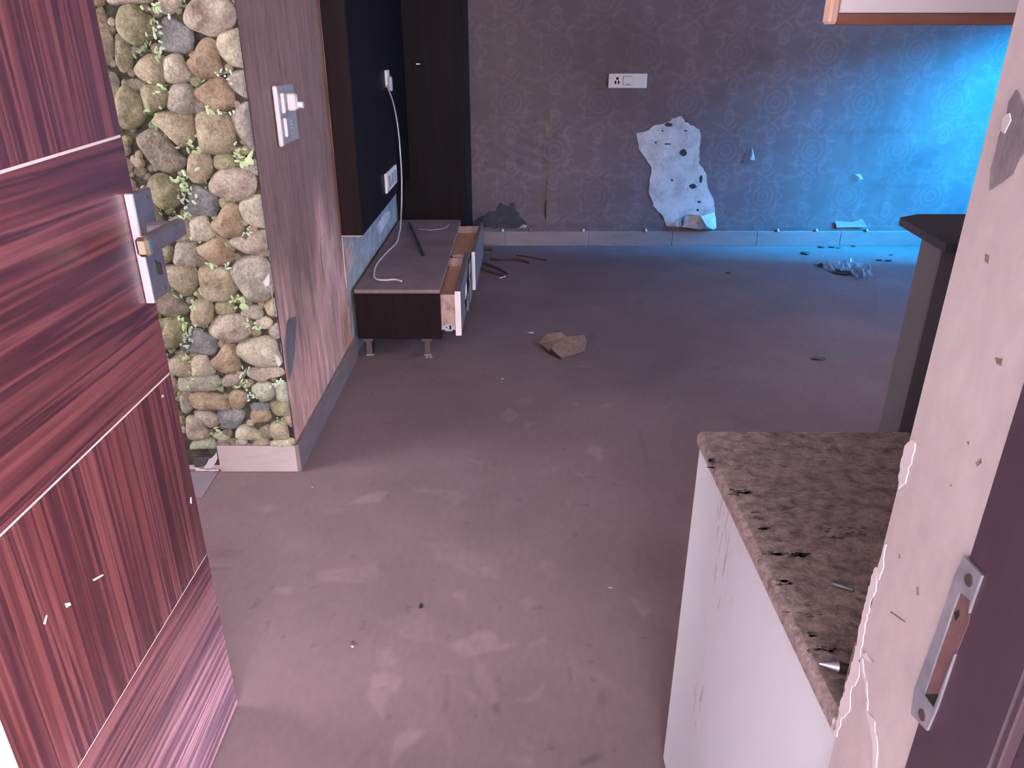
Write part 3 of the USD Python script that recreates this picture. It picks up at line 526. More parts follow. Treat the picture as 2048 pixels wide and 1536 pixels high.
def stone_mesh(p2, seed, flat):
    pg = Polygon(chaikin(np.asarray(p2), 1)).buffer(0.0055).intersection(limit)
    if pg.is_empty or pg.area < 3e-5: return None
    if hasattr(pg, 'geoms'): pg = max(pg.geoms, key=lambda g: g.area)
    n = 36; ring = pg.exterior; pts = np.array([ring.interpolate(t, normalized=True).coords[0] for t in np.arange(n) / n])
    c = np.array(pg.representative_point().coords[0]) * 0.3 + np.array(pg.centroid.coords[0]) * 0.7
    size = math.sqrt(pg.area); h = (0.16 if flat else 0.33) * size; h = min(h, 0.034)
    r = np.random.default_rng(seed); tilt = r.normal(size=2) * (0.45 if flat else 0.25)
    sc, V = [1.0, 0.97, 0.88, 0.72, 0.5, 0.26], []
    for i, s in enumerate(sc):
        q = c + (pts - c) * s; e = 3.4 if not flat else 6
        hh = h * (1 - s ** e) ** (0.62 if not flat else 0.45)
        nz = meshkit.fbm(np.concatenate([q * 30, np.full((n, 1), seed * 3.1)], 1), 4, seed) - 0.5
        hh = hh * (1 + 1.3 * nz) + h * 0.5 * (1 - s) * ((q - c) @ tilt) / size
        V.append(np.column_stack([q[:, 0], PART - 0.0015 - hh, q[:, 1]]))
    V.append(np.array([[c[0], PART - 0.0015 - h * 1.02, c[1]]])); v = np.vstack(V); f = []
    for i in range(len(sc) - 1):
        for j in range(n):
            a, b = i * n + j, i * n + (j + 1) % n; f += [[a, b, b + n], [a, b + n, a + n]]
    k = (len(sc) - 1) * n; f += [[k + j, k + (j + 1) % n, len(v) - 1] for j in range(n)]
    m = trimesh.Trimesh(v, f, process=False)
    if m.face_normals[:, 1].mean() > 0: m.invert()
    return m
from shapely import union_all, Point
for dx in (-0.40, -0.78):                                # the pattern goes on behind the open door
    have = union_all([Polygon(chaikin(np.asarray(p), 1)).buffer(0.003) for _, _, p in stones])
    for k, m, p in list(stones):
        q = np.asarray(p) + [dx, 0.0]; pq = Polygon(chaikin(q, 1)).buffer(0)
        if pq.area > 1e-5 and q[:, 0].min() > -1.74 and pq.intersection(have).area < 0.12 * pq.area: stones.append((k, m, q)); have = have.union(pq)
taken = union_all([Polygon(chaikin(np.asarray(p), 1)).buffer(0.0035) for _, _, p in stones if k])
prng = np.random.default_rng(41); pebbles = []
for _ in range(2600):
    c = np.array([prng.uniform(-1.45, LEFTX - .008), prng.uniform(0.1, 1.6)]); pt = Point(*c); dist = taken.distance(pt)
    if dist < 0.0035: continue
    r = min(dist * 1.1, prng.uniform(.006, .022)); t = np.linspace(0, 2 * np.pi, 8, endpoint=False) + prng.uniform(0, 1); e = prng.uniform(.6, 1.0); a = prng.uniform(0, 3.14)
    x, z = r * np.cos(t) * prng.uniform(.8, 1.15, 8), e * r * np.sin(t) * prng.uniform(.8, 1.15, 8)
    q = np.column_stack([c[0] + x * math.cos(a) - z * math.sin(a), c[1] + x * math.sin(a) + z * math.cos(a)])
    taken = taken.union(Polygon(q).buffer(0.001)); pebbles.append((r, q))
small = {}
for i, (r, q) in enumerate(pebbles):
    sm = stone_mesh(q, 500 + i, False)
    if sm is None: continue
    m = ('tan', 'grey', 'olive', 'dark', 'rust', 'dark')[i % 6]
    if r > .010: obj('stone', sm, 'stone_' + m, wp, smooth=42)
    else: small.setdefault(m, []).append(sm)
for m, lst in small.items(): obj('pebble_fill', cat(*lst), 'stone_' + m, wp, smooth=42, kind='stuff')
for i, (k, m, p) in enumerate(stones):
    sm = stone_mesh(p, 11 + (sum(map(ord, k)) * 7) % 997, m in ('blue', 'dark') or k in ('C8', 'C10'))
    if sm is not None: obj('stone', sm, 'stone_' + m, wp, smooth=42)
# printed weeds of the paper, modelled as small leaves
def sprig(pts, r, n, size, mat, seed):
    g = np.random.default_rng(seed); parts = []
    c = wallxy([pts])[0] if not isinstance(pts, np.ndarray) else pts
    for i in range(n):
        o = c + g.normal(size=2) * r; a, l, w = g.uniform(0, 6.28), size * g.uniform(.6, 1.3), size * g.uniform(.35, .6); y = PART - g.uniform(0.010, 0.026)
        t = np.linspace(0, 2 * np.pi, 8, endpoint=False); lx, lz = l * np.cos(t), w * np.sin(t); lift = g.normal() * 0.3
        x = o[0] + lx * math.cos(a) - lz * math.sin(a); z = o[1] + lx * math.sin(a) + lz * math.cos(a)
        v = np.column_stack([x, y - lift * lx - 0.1 * np.abs(lz), z]); v = np.vstack([v, [o[0], y - 0.002, o[1]]])
        parts.append(trimesh.Trimesh(v, [[j, (j + 1) % 8, 8] for j in range(8)], process=False))
        if i % 2 == 0: parts.append(tube(np.array([[c[0], PART + 0.002, c[1]], [(c[0] + o[0]) / 2, PART - 0.008, (c[1] + o[1]) / 2], [o[0], y, o[1]]]), 0.0007, 4))
    m = cat(*parts); v = np.array(m.vertices); v[:, 0] = np.minimum(v[:, 0], LEFTX - 0.003); m = trimesh.Trimesh(v, m.faces, process=False)
    obj('weed_sprig', m, mat, wp)
base = [(c1((600,150))[0], .012, 12, .008, 'leaf_bright'), (c1((620,340))[0], .016, 9, .007, 'leaf_pale'), (c1((640,480))[0], .014, 7, .008, 'leaf_pale'), (c1((460,640))[0], .022, 18, .006, 'leaf_dark'), (c1((630,690))[0], .010, 8, .008, 'leaf_bright'),
        (c1((740,1090))[0], .02, 9, .008, 'leaf_bright'), (c1((1180,1075))[0], .02, 12, .006, 'leaf_dark'), (c1((1510,930))[0], .012, 8, .006, 'leaf_pale'), (c1((1640,120))[0], .014, 8, .009, 'leaf_bright'), (c1((980,90))[0], .02, 12, .005, 'leaf_dark')]
mid = [(c1((1300,1420))[0], .010, 5, .010, 'leaf_bright'), (c1((1500,1445))[0], .010, 5, .008, 'leaf_pale'), (c2((890,600))[0], .022, 14, .010, 'leaf_bright'), (c2((1560,620))[0], .016, 12, .007, 'leaf_bright'), (c2((1670,735))[0], .010, 4, .017, 'leaf_bright'), (c2((530,410))[0], .014, 12, .006, 'leaf_dark'), (c2((480,210))[0], .012, 8, .008, 'leaf_bright')]
low = [(c2((830,1030))[0], .012, 10, .008, 'leaf_bright')]
sd = 100
for lst, shifts in ((base, (np.zeros(2), T1, T3)), (mid, (np.zeros(2), T2)), (low, (np.zeros(2), T2 ))):
    for (p, r, n, s, m) in lst:
        for sh in shifts:
            sd += 1; q = wallxy([p])[0] + sh
            if q[0] < LEFTX - 0.01: sprig(q, r, n, s, m, sd)
for p, r, n, s, m in [(c4((1180,960))[0], .014, 10, .008, 'leaf_bright'), (c5((500,830))[0], .014, 12, .008, 'leaf_bright'), (c5((1000,350))[0], .012, 8, .008, 'leaf_pale'), (c5((1390,680))[0], .014, 10, .006, 'leaf_dark'), (c4((1640,960))[0], .014, 10, .007, 'leaf_pale'), (c4((850,1000))[0], .010, 9, .005, 'leaf_dark')]:
    sd += 1; sprig(wallxy([p])[0], r, n, s, m, sd)
# paper torn from the wall edge
def edgebit(pts, off, mat='torn_paper'):
    obj('torn_edge', slab('y', PART - off, ragged(np.minimum(wallxy(pts), [LEFTX - 0.001, 9]), 0.008, 0.0012, rng), -0.0012), mat, wp)
edgebit(c3((1610,890),(1660,820),(1725,775),(1712,830),(1690,930),(1640,950),(1625,910)), 0.028)
edgebit(c3((1690,500),(1712,500),(1725,620),(1718,780),(1700,700)), 0.004); edgebit(c3((1690,960),(1760,940),(1770,1080),(1750,1140),(1715,1080)), 0.022, 'stone_grey')
edgebit(c3((1755,1140),(1785,1150),(1810,1300),(1830,1450),(1800,1440),(1770,1300)), 0.012)
edgebit(c4((1590,560),(1640,580),(1705,690),(1650,735),(1615,640)), 0.026); edgebit(c4((1630,220),(1680,300),(1690,340),(1640,320)), 0.024); edgebit(c4((1660,440),(1700,440),(1712,620),(1680,560)), 0.012)
edgebit(c5((350,1345),(410,1240),(500,1160),(530,1120),(545,1200),(490,1320),(440,1350)), 0.012); edgebit(c5((200,1345),(260,1350),(400,1378),(545,1370),(545,1392),(240,1395)), 0.006, 'paper_edge')
obj('torn_gap', slab('y', PART - 0.001, wallxy(c5((200,1200),(330,1215),(460,1190),(400,1270),(340,1340),(210,1360))), -0.002), 'dark_cement', wp)
bp = thing('baseboard_partition', 'short pink skirting tile below the stone print wall', 'baseboard', kind='structure')
x0 = on('y', PART - 0.012, 441, 940)[0]
obj('skirting_tile', bx(x0, LEFTX + 0.0, PART - 0.0115, PART - 0.002, 0, 0.098, 0.0015), 'skirting', bp)
obj('mortar_line', bx(x0, LEFTX - 0.001, PART - 0.009, PART + 0.004, 0.098, 0.106), 'stone_dark', bp)

# ---- open door with striped veneer
DX, DT = -0.594, 0.036
DY1, DY0, DZ1 = on('x', DX, 476, 1408)[1], 0.41, 2.08
dr = thing('door_1', 'open door in reddish brown striped veneer with a steel lever handle', 'door', kind='structure')
g1 = (on('x', DX, 0, 345)[1:], on('x', DX, 268, 264)[1:]); g2 = (on('x', DX, 0, 1073)[1:], on('x', DX, 352, 735)[1:]); g3 = (on('x', DX, 157, 1536)[1:], on('x', DX, 417, 1104)[1:])
def zline(g): s = (g[1][1] - g[0][1]) / (g[1][0] - g[0][0]); return lambda y: g[1][1] + s * (y - g[1][0])
z3, z2, z1 = zline(g3), zline(g2), zline(g1)
bot = lambda y: 0 * y + 0.006; top = lambda y: 0 * y + DZ1
obj('door_core', bx(DX - DT, DX - 0.004, DY0, DY1, 0.008, DZ1, 0.001), 'brown_veneer', dr)
gap = 0.0022
for lo, hi, mat, nz in ((bot, z3, 'veneer_level', 60), (z3, z2, 'veneer_upright', 110), (z2, z1, 'veneer_level', 100), (z1, top, 'veneer_upright', 120)):
    us, ts = np.linspace(DY0, DY1, 140), np.linspace(0, 1, nz)
    def pts(u, t): 
        a, b = lo(u) + gap, hi(u) - gap
        return np.stack([0 * u + DX, u, a + (b - a) * t], -1)
    P, fc, U, T = sheet(us, ts, pts); Z = P[:, 2].reshape(U.shape)
    s1 = meshkit.fbm(np.stack([U * 30, Z * 6, 0 * U], -1), 4, 31) if mat == 'veneer_upright' else meshkit.fbm(np.stack([U * 5, Z * 30, 0 * U], -1), 4, 32)
    dust = smooth(0.55 - Z, 0, 0.55) * (0.3 + 0.9 * s1) + 0.6 * smooth(0.24 - Z, 0, 0.1) * s1
    dust = dust + 0.5 * smooth(0.42 - Z, 0, 0.34) * smooth(U - 0.55, 0, 0.5); c = np.stack([1 + 1.9 * dust, 1 + 4.2 * dust, 1 + 4.6 * dust], -1)
    # edge ring so that the sheet has depth
    ring = np.concatenate([np.arange(len(us)), (np.arange(1, nz)) * len(us) + len(us) - 1, (nz - 1) * len(us) + np.arange(len(us) - 2, -1, -1), np.arange(nz - 2, 0, -1) * len(us)])
    k = len(P); P2 = np.vstack([P, P[ring] - [0.0045, 0, 0]]); n = len(ring); ef = []
    for j in range(n): a, b = ring[j], ring[(j + 1) % n]; ef += [[a, k + j, k + (j + 1) % n], [a, k + (j + 1) % n, b]]
    C2 = np.vstack([c.reshape(-1, 3), c.reshape(-1, 3)[ring]])
    obj('veneer_panel', (P2, np.vstack([fc, ef])), mat, dr, col=C2)
for z in (z3, z2, z1):
    a, b = z(DY0), z(DY1); q = np.array([[DY0, a - gap], [DY1, b - gap], [DY1, b + gap], [DY0, a + gap]])
    obj('groove_strip', slab('x', DX - 0.0035, q, 0.002), 'paper_edge', dr)
for pts in (crop(0, 760, .5053, [(255,885),(275,880),(280,890),(262,902)]), crop(0, 760, .5053, [(170,965),(182,930),(186,932),(178,968)]), crop(0, 760, .5053, [(365,790),(405,768),(408,774),(370,796)]), crop(0, 760, .5053, [(752,465),(757,463),(758,490),(753,488)]), crop(0, 760, .5053, [(640,60),(646,58),(646,68),(640,68)])):
    obj('chip', slab('x', DX + 0.0002, px2('x', DX, pts), 0.0005), 'paper_edge', dr)
# lever handle on its plate
ly1 = on('x', DX + .02, 277, 390)[1] + 0.045
hy0, hy1 = on('x', DX + .012, 264, 390)[1], on('x', DX + .012, 302, 378)[1]
hz0, hz1 = on('x', DX + .02, 305, 615)[2], on('x', DX + .02, 280, 386)[2]
hp = obj('handle_plate', bx(DX, DX + 0.012, hy0, hy1, hz0, hz1, 0.002), 'handle_steel', dr, label='tall steel lock plate of the door handle')
obj('plate_rim', bx(DX, DX + 0.0135, hy0 - 0.003, hy0 + 0.003, hz0 - 0.001, hz1 + 0.001, 0.0015), 'bright_steel', hp)
lz = on('x', DX + .065, 290, 500)[2]
lev = cat(cyl([DX + .010, ly1 - .012, lz], [DX + .052, ly1 - .012, lz], .013, 20), bx(DX + .045, DX + .063, ly1 - .125, ly1 + .006, lz - .014, lz + .014, .004))
obj('lever', lev, 'handle_dull', hp)
obj('lever_tip', bx(DX + .044, DX + .064, ly1 - .137, ly1 - .118, lz - .015, lz + .0145, .005), 'tip_highlight', hp, label='lever tip with a white-gold highlight put into its colour')
ky = (hy0 + hy1) / 2; kz = on('x', DX + .02, 303, 545)[2]
obj('keyhole', cat(bx(DX + .0195, DX + .0126, ky - .0011, ky + .0011, kz - .014, kz + .006), cyl([DX + .0115, ky, kz + .008], [DX + .0126, ky, kz + .008], .0022, 14)), 'hole', hp)
for z in (hz0 + .012, hz1 - .012): obj('screw', cyl([DX + .011, ky + .012, z], [DX + .0135, ky + .012, z], .004, 12), 'rusty_steel', hp)

# ---- door frame on the right with strike plate, and a white upright on the left
tf = thing('trim_1', 'dark maroon door frame post with a steel strike plate', 'door frame', kind='structure')
FX = 0.2955
obj('frame_post', bx(FX, 0.42, 0.323, 0.3948, 0, 2.12, 0.002), 'frame_paint', tf)
obj('frame_stop', bx(FX + 0.009, 0.42, 0.16, 0.323, 0, 2.12, 0.003), 'frame_paint', tf)
obj('frame_stop_edge', bx(FX + 0.0008, FX + 0.0095, 0.3185, 0.3232, 0, 2.12, 0.001), 'frame_edge', tf)
sp = [(1930, 1108), (1967, 1166), (1938, 1245), (1858, 1450), (1852, 1462), (1825, 1428), (1830, 1385)]
S = lambda *p: crop(1780, 1080, 0.29679, p)
outer = Polygon(px2('x', FX, S((512,105),(635,240),(575,405),(330,1130),(262,1285),(155,1170),(180,1000),(330,600),(450,240)))).buffer(0)
win = Polygon(px2('x', FX, S((485,345),(558,408),(535,560),(400,900),(310,1130),(245,1040),(330,790),(430,500)))).buffer(0)
def prism_x(pg, x, t):
    m = trimesh.creation.extrude_polygon(pg, t, engine='earcut'); v = np.array(m.vertices); w = np.column_stack([x - v[:, 2], v[:, 0], v[:, 1]]); m = trimesh.Trimesh(w, m.faces, process=False); m.fix_normals(); return m
pl = obj('strike_plate', prism_x(outer.difference(win), FX, 0.0018), 'strike_metal', tf, label='scratched steel strike plate')
obj('latch_recess', prism_x(win.buffer(-0.0003), FX, 0.0005), 'recess_wood', tf, label='bare wood inside the strike plate opening')
obj('recess_shadow', prism_x(Polygon(px2('x', FX, S((240,1040),(330,1040),(305,1130)))).buffer(0), FX - .0005, 0.0004), 'hole', tf)
obj('recess_shadow', prism_x(Polygon(px2('x', FX, S((440,490),(470,470),(475,510),(450,545)))).buffer(0), FX - .0005, 0.0004), 'hole', tf)
for q in ((553, 272), (235, 1180)):
    c = on('x', FX, *S(q)[0]); obj('strike_screw', cat(cyl([FX - .0016, c[1], c[2]], [FX - .0026, c[1], c[2]], .0042, 14)), 'rusty_steel', tf)
c = on('x', FX + .009, *S((832, 380))[0]); s = trimesh.creation.icosphere(2, .004); s.apply_scale([.3, .8, 1.6]); s.apply_translation(c); obj('paint_chip', s, 'frame_edge', tf, smooth=True)
tl = thing('trim_2', 'bright white upright post in the lower left corner', 'door frame', kind='structure')
ox = on('y', 0.36, 0, 1425)[0]
obj('frame_post', bx(ox - 0.032, ox, 0.30, 0.36, 0, 2.12, 0.002), 'outer_white', tl)  # plain white upright that makes the lower left corner white

# ---- dark wall panel, tall black cabinet
PX = -0.627; PY0 = on('x', PX, 727, 470)[1]; PZ0 = on('x', PX, 727, 470)[2]
tp = thing('wall_unit', 'thick dark veneered wall unit hung above the low television cabinet', 'wall unit')
obj('panel_face', bx(PX - 0.008, PX, PY0 + .001, 4.715, PZ0, CEIL - .01, .001), 'black_veneer', tp)
obj('panel_side', bx(LEFTX + .0025, PX - 0.0005, PY0 - 0.012, PY0, PZ0, CEIL - .01, .001), 'brown_veneer', tp, label='dark brown narrow end of the panel')
obj('panel_body', bx(LEFTX + .0025, PX - .008, PY0, 4.715, PZ0 + .002, CEIL - .012), 'inside_dark', tp)
obj('panel_bottom_edge', bx(LEFTX + .003, PX - .004, PY0 - .010, PY0 + .02, PZ0 - .004, PZ0), 'raw_board', tp)
CY0 = on('z', 0.319, 925, 440)[1] + 0.03
cabx = on('y', CY0, 935, 440)[0]
tc = thing('tall_cabinet', 'tall black cabinet standing at the far end of the low television cabinet', 'cabinet')
obj('front_panel', bx(LEFTX + .0035, cabx - .002, CY0, CY0 + .018, 0.0, CEIL - .01, .001), 'black_veneer', tc)
obj('side_panel', bx(cabx - .018, cabx, CY0 + .018, BACK - .018, 0.0, CEIL - .01), 'black_veneer', tc)
obj('carcass', bx(LEFTX + .0035, cabx - .018, CY0 + .018, BACK - .02, 0.0, CEIL - .012), 'inside_dark', tc)
p = on('y', CY0 - .002, 836, 128); obj('small_hook', bx(p[0] - .012, p[0] + .012, CY0 - .006, CY0, p[2] - .003, p[2] + .003, .001), 'zinc', tc)

# ---- low television cabinet with two pulled-out drawers
TX0, TX1, TY0, TY1, TZ0, TZ1 = LEFTX + .014, -0.322, 3.205, CY0 - .02, 0.085, 0.319
tv = thing('television_cabinet', 'low dark brown television cabinet with two drawers pulled open', 'cabinet')
obj('top_board', bx(TX0, TX1, TY0, TY1, TZ1 - .018, TZ1, .0015), 'dusty_top', tv, label='dusty top board')
obj('end_panel', bx(TX0, TX1 - .001, TY0, TY0 + .018, TZ0, TZ1 - .018), 'brown_veneer', tv)
obj('end_panel', bx(TX0, TX1 - .001, TY1 - .018, TY1, TZ0, TZ1 - .018), 'brown_veneer', tv)
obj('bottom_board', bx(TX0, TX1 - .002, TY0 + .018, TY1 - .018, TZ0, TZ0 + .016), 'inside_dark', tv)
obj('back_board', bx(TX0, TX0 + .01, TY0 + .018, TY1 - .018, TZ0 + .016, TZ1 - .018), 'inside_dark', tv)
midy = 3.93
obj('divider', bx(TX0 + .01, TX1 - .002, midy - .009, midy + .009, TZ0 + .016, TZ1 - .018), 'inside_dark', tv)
def drawer(y0, y1, xn, xf, th):
    """y0..y1 along the cabinet; the front's outer face stands at xn at its near end and xf at its far end."""
    def front(m, y_ref=y0): 
        v = np.array(m.vertices); v[:, 0] += (v[:, 1] - y0) / (y1 - y0) * (xf - xn); return trimesh.Trimesh(v, m.faces, process=False)
    zb, zt = .105, .285
    body = cat(bx(TX0 + .06, xn - th, y0 + .02, y0 + .032, zb + .03, zt, .001), bx(TX0 + .06, xn - th, y1 - .032, y1 - .02, zb + .03, zt, .001), bx(TX0 + .06, TX0 + .072, y0 + .032, y1 - .032, zb + .03, zt, .001))
    d = obj('drawer', front(body), 'scuffed_board', tv)
    obj('drawer_bottom', front(bx(TX0 + .072, xn - th, y0 + .032, y1 - .032, .236, .242)), 'raw_board', d, label='bare tan board inside the drawer')
    fr = front(bx(xn - th, xn, y0, y1, .094, .306, .0015))
    obj('drawer_front', fr, 'grey_laminate', d)
    obj('front_edging', cat(front(bx(xn - th - .0002, xn + .0002, y0 - .0008, y0, .0945, .3055))), 'board_edge', d, label='pale raw edge of the drawer front')
    obj('front_edging', cat(front(bx(xn - th + .001, xn - .001, y0, y1, .306, .3066))), 'grey_laminate', d)
    obj('drawer_slide', front(cat(bx(TX0 + .1, xn - th - .004, y0 + .0145, y0 + .0198, zb + .012, zb + .036), bx(xn - th - .05, xn - th - .016, y0 + .013, y0 + .0146, zb + .006, zb + .042, .0005))), 'zinc', d, label='white metal drawer slide')
    obj('slide_hole', front(cat(bx(xn - th - .030, xn - th - .022, y0 + .0122, y0 + .0131, zb + .015, zb + .034), cyl([xn - th - .043, y0 + .0122, zb + .024], [xn - th - .043, y0 + .0131, zb + .024], .003, 10))), 'hole', d)
    return d
d1 = drawer(3.222, 3.915, -0.232, -0.226, .026)
d2 = drawer(3.935, TY1 - .004, -0.199, -0.183, .0175)
px_ = -0.224
obj('loose_strip', slab('x', -0.2225, [[3.50, .118], [3.90, .118], [3.905, .294], [3.74, .294], [3.72, .20], [3.50, .175]], 0.008), 'grey_laminate', d1, label='loose laminate strip hanging off the near drawer front')
obj('loose_strip', slab('x', -0.214, [[3.62, .125], [3.80, .125], [3.80, .235], [3.66, .24]], 0.005), 'grey_laminate', d1)
obj('tape', slab('x', -0.2278, [[3.50, .18], [3.60, .18], [3.60, .235], [3.50, .235]], 0.002), 'board_edge', d1)
for (a, b) in ((740, 710), (855, 713)):
    p = on('z', 0, a, b); x, y = p[0], max(p[1], TY0 + .012)
    lg = obj('leg', cat(bx(x - .024, x + .024, y - .014, y + .03, TZ0 - .012, TZ0, .001), bx(x - .013, x + .013, y - .004, y + .016, 0.004, TZ0 - .011, .001)), 'rusty_steel', tv)
    obj('foot', bx(x - .017, x + .017, y - .008, y + .02, 0, .006, .001), 'zinc', lg)
for (a, b) in ((745, 475), (880, 475)):
    x = -0.66 if a < 800 else -0.36; y = TY1 - .12
    lg = obj('leg', cat(bx(x - .024, x + .024, y - .014, y + .03, TZ0 - .012, TZ0, .001), bx(x - .013, x + .013, y - .004, y + .016, 0.004, TZ0 - .011, .001)), 'rusty_steel', tv)
    obj('foot', bx(x - .017, x + .017, y - .008, y + .02, 0, .006, .001), 'zinc', lg)
p = on('z', .002, 857, 713)
for dx in (-.006, .012):
    s = trimesh.creation.icosphere(2, .006); s.apply_scale([1.2, 1, .6]); s.apply_translation([p[0] + dx, p[1] - .012, .0036])
    obj('bright_bolt', s, 'bright_steel', None, smooth=True, label=('left' if dx < 0 else 'right') + ' shiny bolt end on the floor beside the near right leg of the television cabinet', cat='bolt')

# ---- switch plates and socket
sw = thing('switch_plate', 'grey-white switch plate with a plug in it on the brown laminate wall', 'switch')
ya, yb = on('x', LEFTX, 549, 230)[1], on('x', LEFTX, 585, 225)[1]; za, zb = on('x', LEFTX, 562, 291)[2], on('x', LEFTX, 546, 172)[2]
x = LEFTX + .002
obj('plate', bx(x, x + .011, ya, yb, za, zb, .004), 'grey_plastic', sw); obj('plate_rim', bx(x, x + .0135, ya - .004, ya + .012, za - .001, zb + .001, .004), 'white_plastic', sw)
h = zb - za
for f0, f1 in ((.54, .88), (.14, .46)):
    obj('rocker', bx(x + .010, x + .019, ya + .04, ya + .085, za + f0 * h, za + f1 * h, .003), 'grey_plastic', sw); obj('rocker_edge', bx(x + .011, x + .021, ya + .036, ya + .046, za + f0 * h, za + f1 * h, .002), 'white_plastic', sw)
pg = obj('plug', bx(x + .018, x + .045, ya + .07, ya + .11, za + .57 * h, za + .86 * h, .005), 'white_plastic', sw, label='white plug pushed into the plate'); obj('plug_neck', cyl([x + .045, ya + .10, za + .66 * h], [x + .062, ya + .10, za + .66 * h], .010, 16), 'white_plastic', pg)
for k in range(3): obj('marking', bx(x + .011, x + .0114, ya + .118, ya + .130, za + (.24 + .06 * k) * h, za + (.265 + .06 * k) * h), 'white_plastic', sw)

so = thing('wall_socket', 'white socket and switch plate high on the damask back wall', 'socket')
a, b = on('y', BACK, 1217, 147), on('y', BACK, 1292, 176)
X0, X1, Z1, Z0, y = a[0], b[0], a[2], b[2], BACK - .004
obj('plate', bx(X0, X1, y - .012, y + .006, Z0, Z1, .003), 'white_plastic', so)
w, h = X1 - X0, Z1 - Z0
obj('module', bx(X0 + .05 * w, X0 + .36 * w, y - .014, y - .011, Z0 + .12 * h, Z1 - .12 * h, .001), 'white_plastic', so)
obj('module', bx(X0 + .62 * w, X0 + .95 * w, y - .014, y - .011, Z0 + .12 * h, Z1 - .12 * h, .001), 'white_plastic', so)
obj('rocker_gap', bx(X0 + .37 * w, X0 + .60 * w, y - .0128, y - .0115, Z0 + .18 * h, Z1 - .16 * h), 'grey_plastic', so)
r_ = bx(X0 + .39 * w, X0 + .60 * w, y - .018, y - .0125, Z0 + .22 * h, Z1 - .22 * h, .002); obj('rocker', r_, 'white_plastic', so)
obj('rocker_mark', cat(bx(X0 + .47 * w, X0 + .475 * w, y - .0184, y - .0178, Z0 + .26 * h, Z0 + .42 * h), bx(X0 + .47 * w, X0 + .57 * w, y - .0184, y - .0178, Z0 + .24 * h, Z0 + .27 * h)), 'pit', so)
for u, v, r in ((.23, .66, .009), (.185, .46, .006), (.185, .36, .0065), (.265, .46, .006), (.265, .36, .0065)):
    obj('pin_hole', cyl([X0 + u * w, y - .0145, Z0 + v * h], [X0 + u * w, y - .0136, Z0 + v * h], r, 14), 'hole', so)

s2 = thing('outlet_plate', 'small white outlet plate high on the dark television panel, feeding the white cable', 'socket')
p0, p1 = on('x', PX, 768, 136), on('x', PX, 775, 178)
obj('plate', bx(PX, PX + .010, p0[1], p0[1] + .10, p1[2] + .01, p0[2] - .01, .003), 'white_plastic', s2); obj('plug', bx(PX + .010, PX + .028, p0[1] + .03, p0[1] + .07, p1[2] - .01, p1[2] + .06, .005), 'grey_plastic', s2)
s3 = thing('outlet_plate', 'wide white switch plate at the bottom of the dark television panel', 'switch')
p0 = on('x', PX, 769, 366); ya, yb = on('x', PX, 769, 366)[1], on('x', PX, 790, 352)[1]; zt, zb = on('x', PX, 769, 347)[2], on('x', PX, 771, 387)[2]
obj('plate', bx(PX, PX + .012, ya, yb, zb, zt, .003), 'white_plastic', s3)
for k in range(3): obj('rocker', bx(PX + .011, PX + .018, ya + .03 + k * (yb - ya - .05) / 3, ya + .01 + (k + .8) * (yb - ya - .05) / 3, zb + .02, zt - .02, .002), 'grey_plastic', s3)

# ---- cables and rod on the cabinet
cx_ = PX + .02
cp = [on('x', cx_ + .01, 774, 172), on('x', cx_, 786, 205), on('x', cx_, 795, 250), on('x', cx_, 800, 300), on('x', cx_, 803, 350), on('x', cx_ , 803, 410)]
tz = TZ1 + .0047
cp += [on('z', tz, *q) for q in ((800, 462), (793, 485), (772, 506), (754, 528), (748, 547), (752, 558), (770, 560), (790, 559), (803, 562))]
cs = spline(cp, 6); cs[:, 2] = np.maximum(cs[:, 2], tz)
obj('cable', tube(cs, .0042, 8), 'cable_white', None, smooth=True, label='white cable hanging from the dark panel and curling over the television cabinet top', cat='cable')
obj('rod', tube(spline([on('z', TZ1 + .007, *q) for q in ((819, 447), (830, 472), (840, 494), (847, 509))], 4), .007, 8), 'cable_dark', None, smooth=True, label='short dark rod lying on the television cabinet top', cat='rod')
obj('thin_wire', tube(spline([on('z', TZ1 + .0015, *q) for q in ((838, 458), (858, 460), (880, 458), (894, 454), (897, 449))], 5), .0014, 6), 'cable_white', None, smooth=True, label='thin pale wire at the far end of the television cabinet top', cat='wire')

# ---- counter beside the door
KX, KY0, KY1 = 0.301, 0.4925, 1.05; KZ = 0.745
cc = thing('counter_cabinet', 'white side panel of the counter cabinet with dark vertical scuffs', 'cabinet')
M_sc = mk('scuffed_white', {'g': ('geometry', {}), 'm1': ('mapping', dict(scale=(60, 60, 14))), 'n1': ('noise_texture', dict(scale=1.0, detail=6.0, roughness=0.7)), 'm2': ('mapping', dict(scale=(7, 7, 2.5))), 'n2': ('noise_texture', dict(scale=1.0, detail=2.0)),
    'mu': ('math', dict(math_type='multiply')), 'r': ('rgb_ramp', {'ramp': [(0.0, lin(198, 202, 208)), (0.355, lin(194, 198, 204)), (0.395, lin(172, 162, 172)), (1.0, lin(140, 130, 140))]}), 'p': ('principled_bsdf', dict(roughness=0.45, specular_ior_level=0.35))},
    [('g.position', 'm1.vector'), ('m1.vector', 'n1.vector'), ('g.position', 'm2.vector'), ('m2.vector', 'n2.vector'), ('n1.fac', 'mu.value1'), ('n2.fac', 'mu.value2'), ('mu.value', 'r.fac'), ('r.color', 'p.base_color')])
obj('side_panel', bx(KX, KX + .018, KY0, KY1 - .002, .012, KZ - .026, .001), 'scuffed_white', cc)
obj('carcass', bx(KX + .018, 1.60, KY0, KY1 - .002, .10, KZ - .026), 'white_laminate', cc)
obj('plinth', bx(KX + .03, 1.60, KY0, KY1 - .03, 0, .10), 'inside_dark', cc)
obj('panel_edge', bx(KX + .0005, KX + .0175, KY1 - .002, KY1, .012, KZ - .026), 'raw_board', cc)
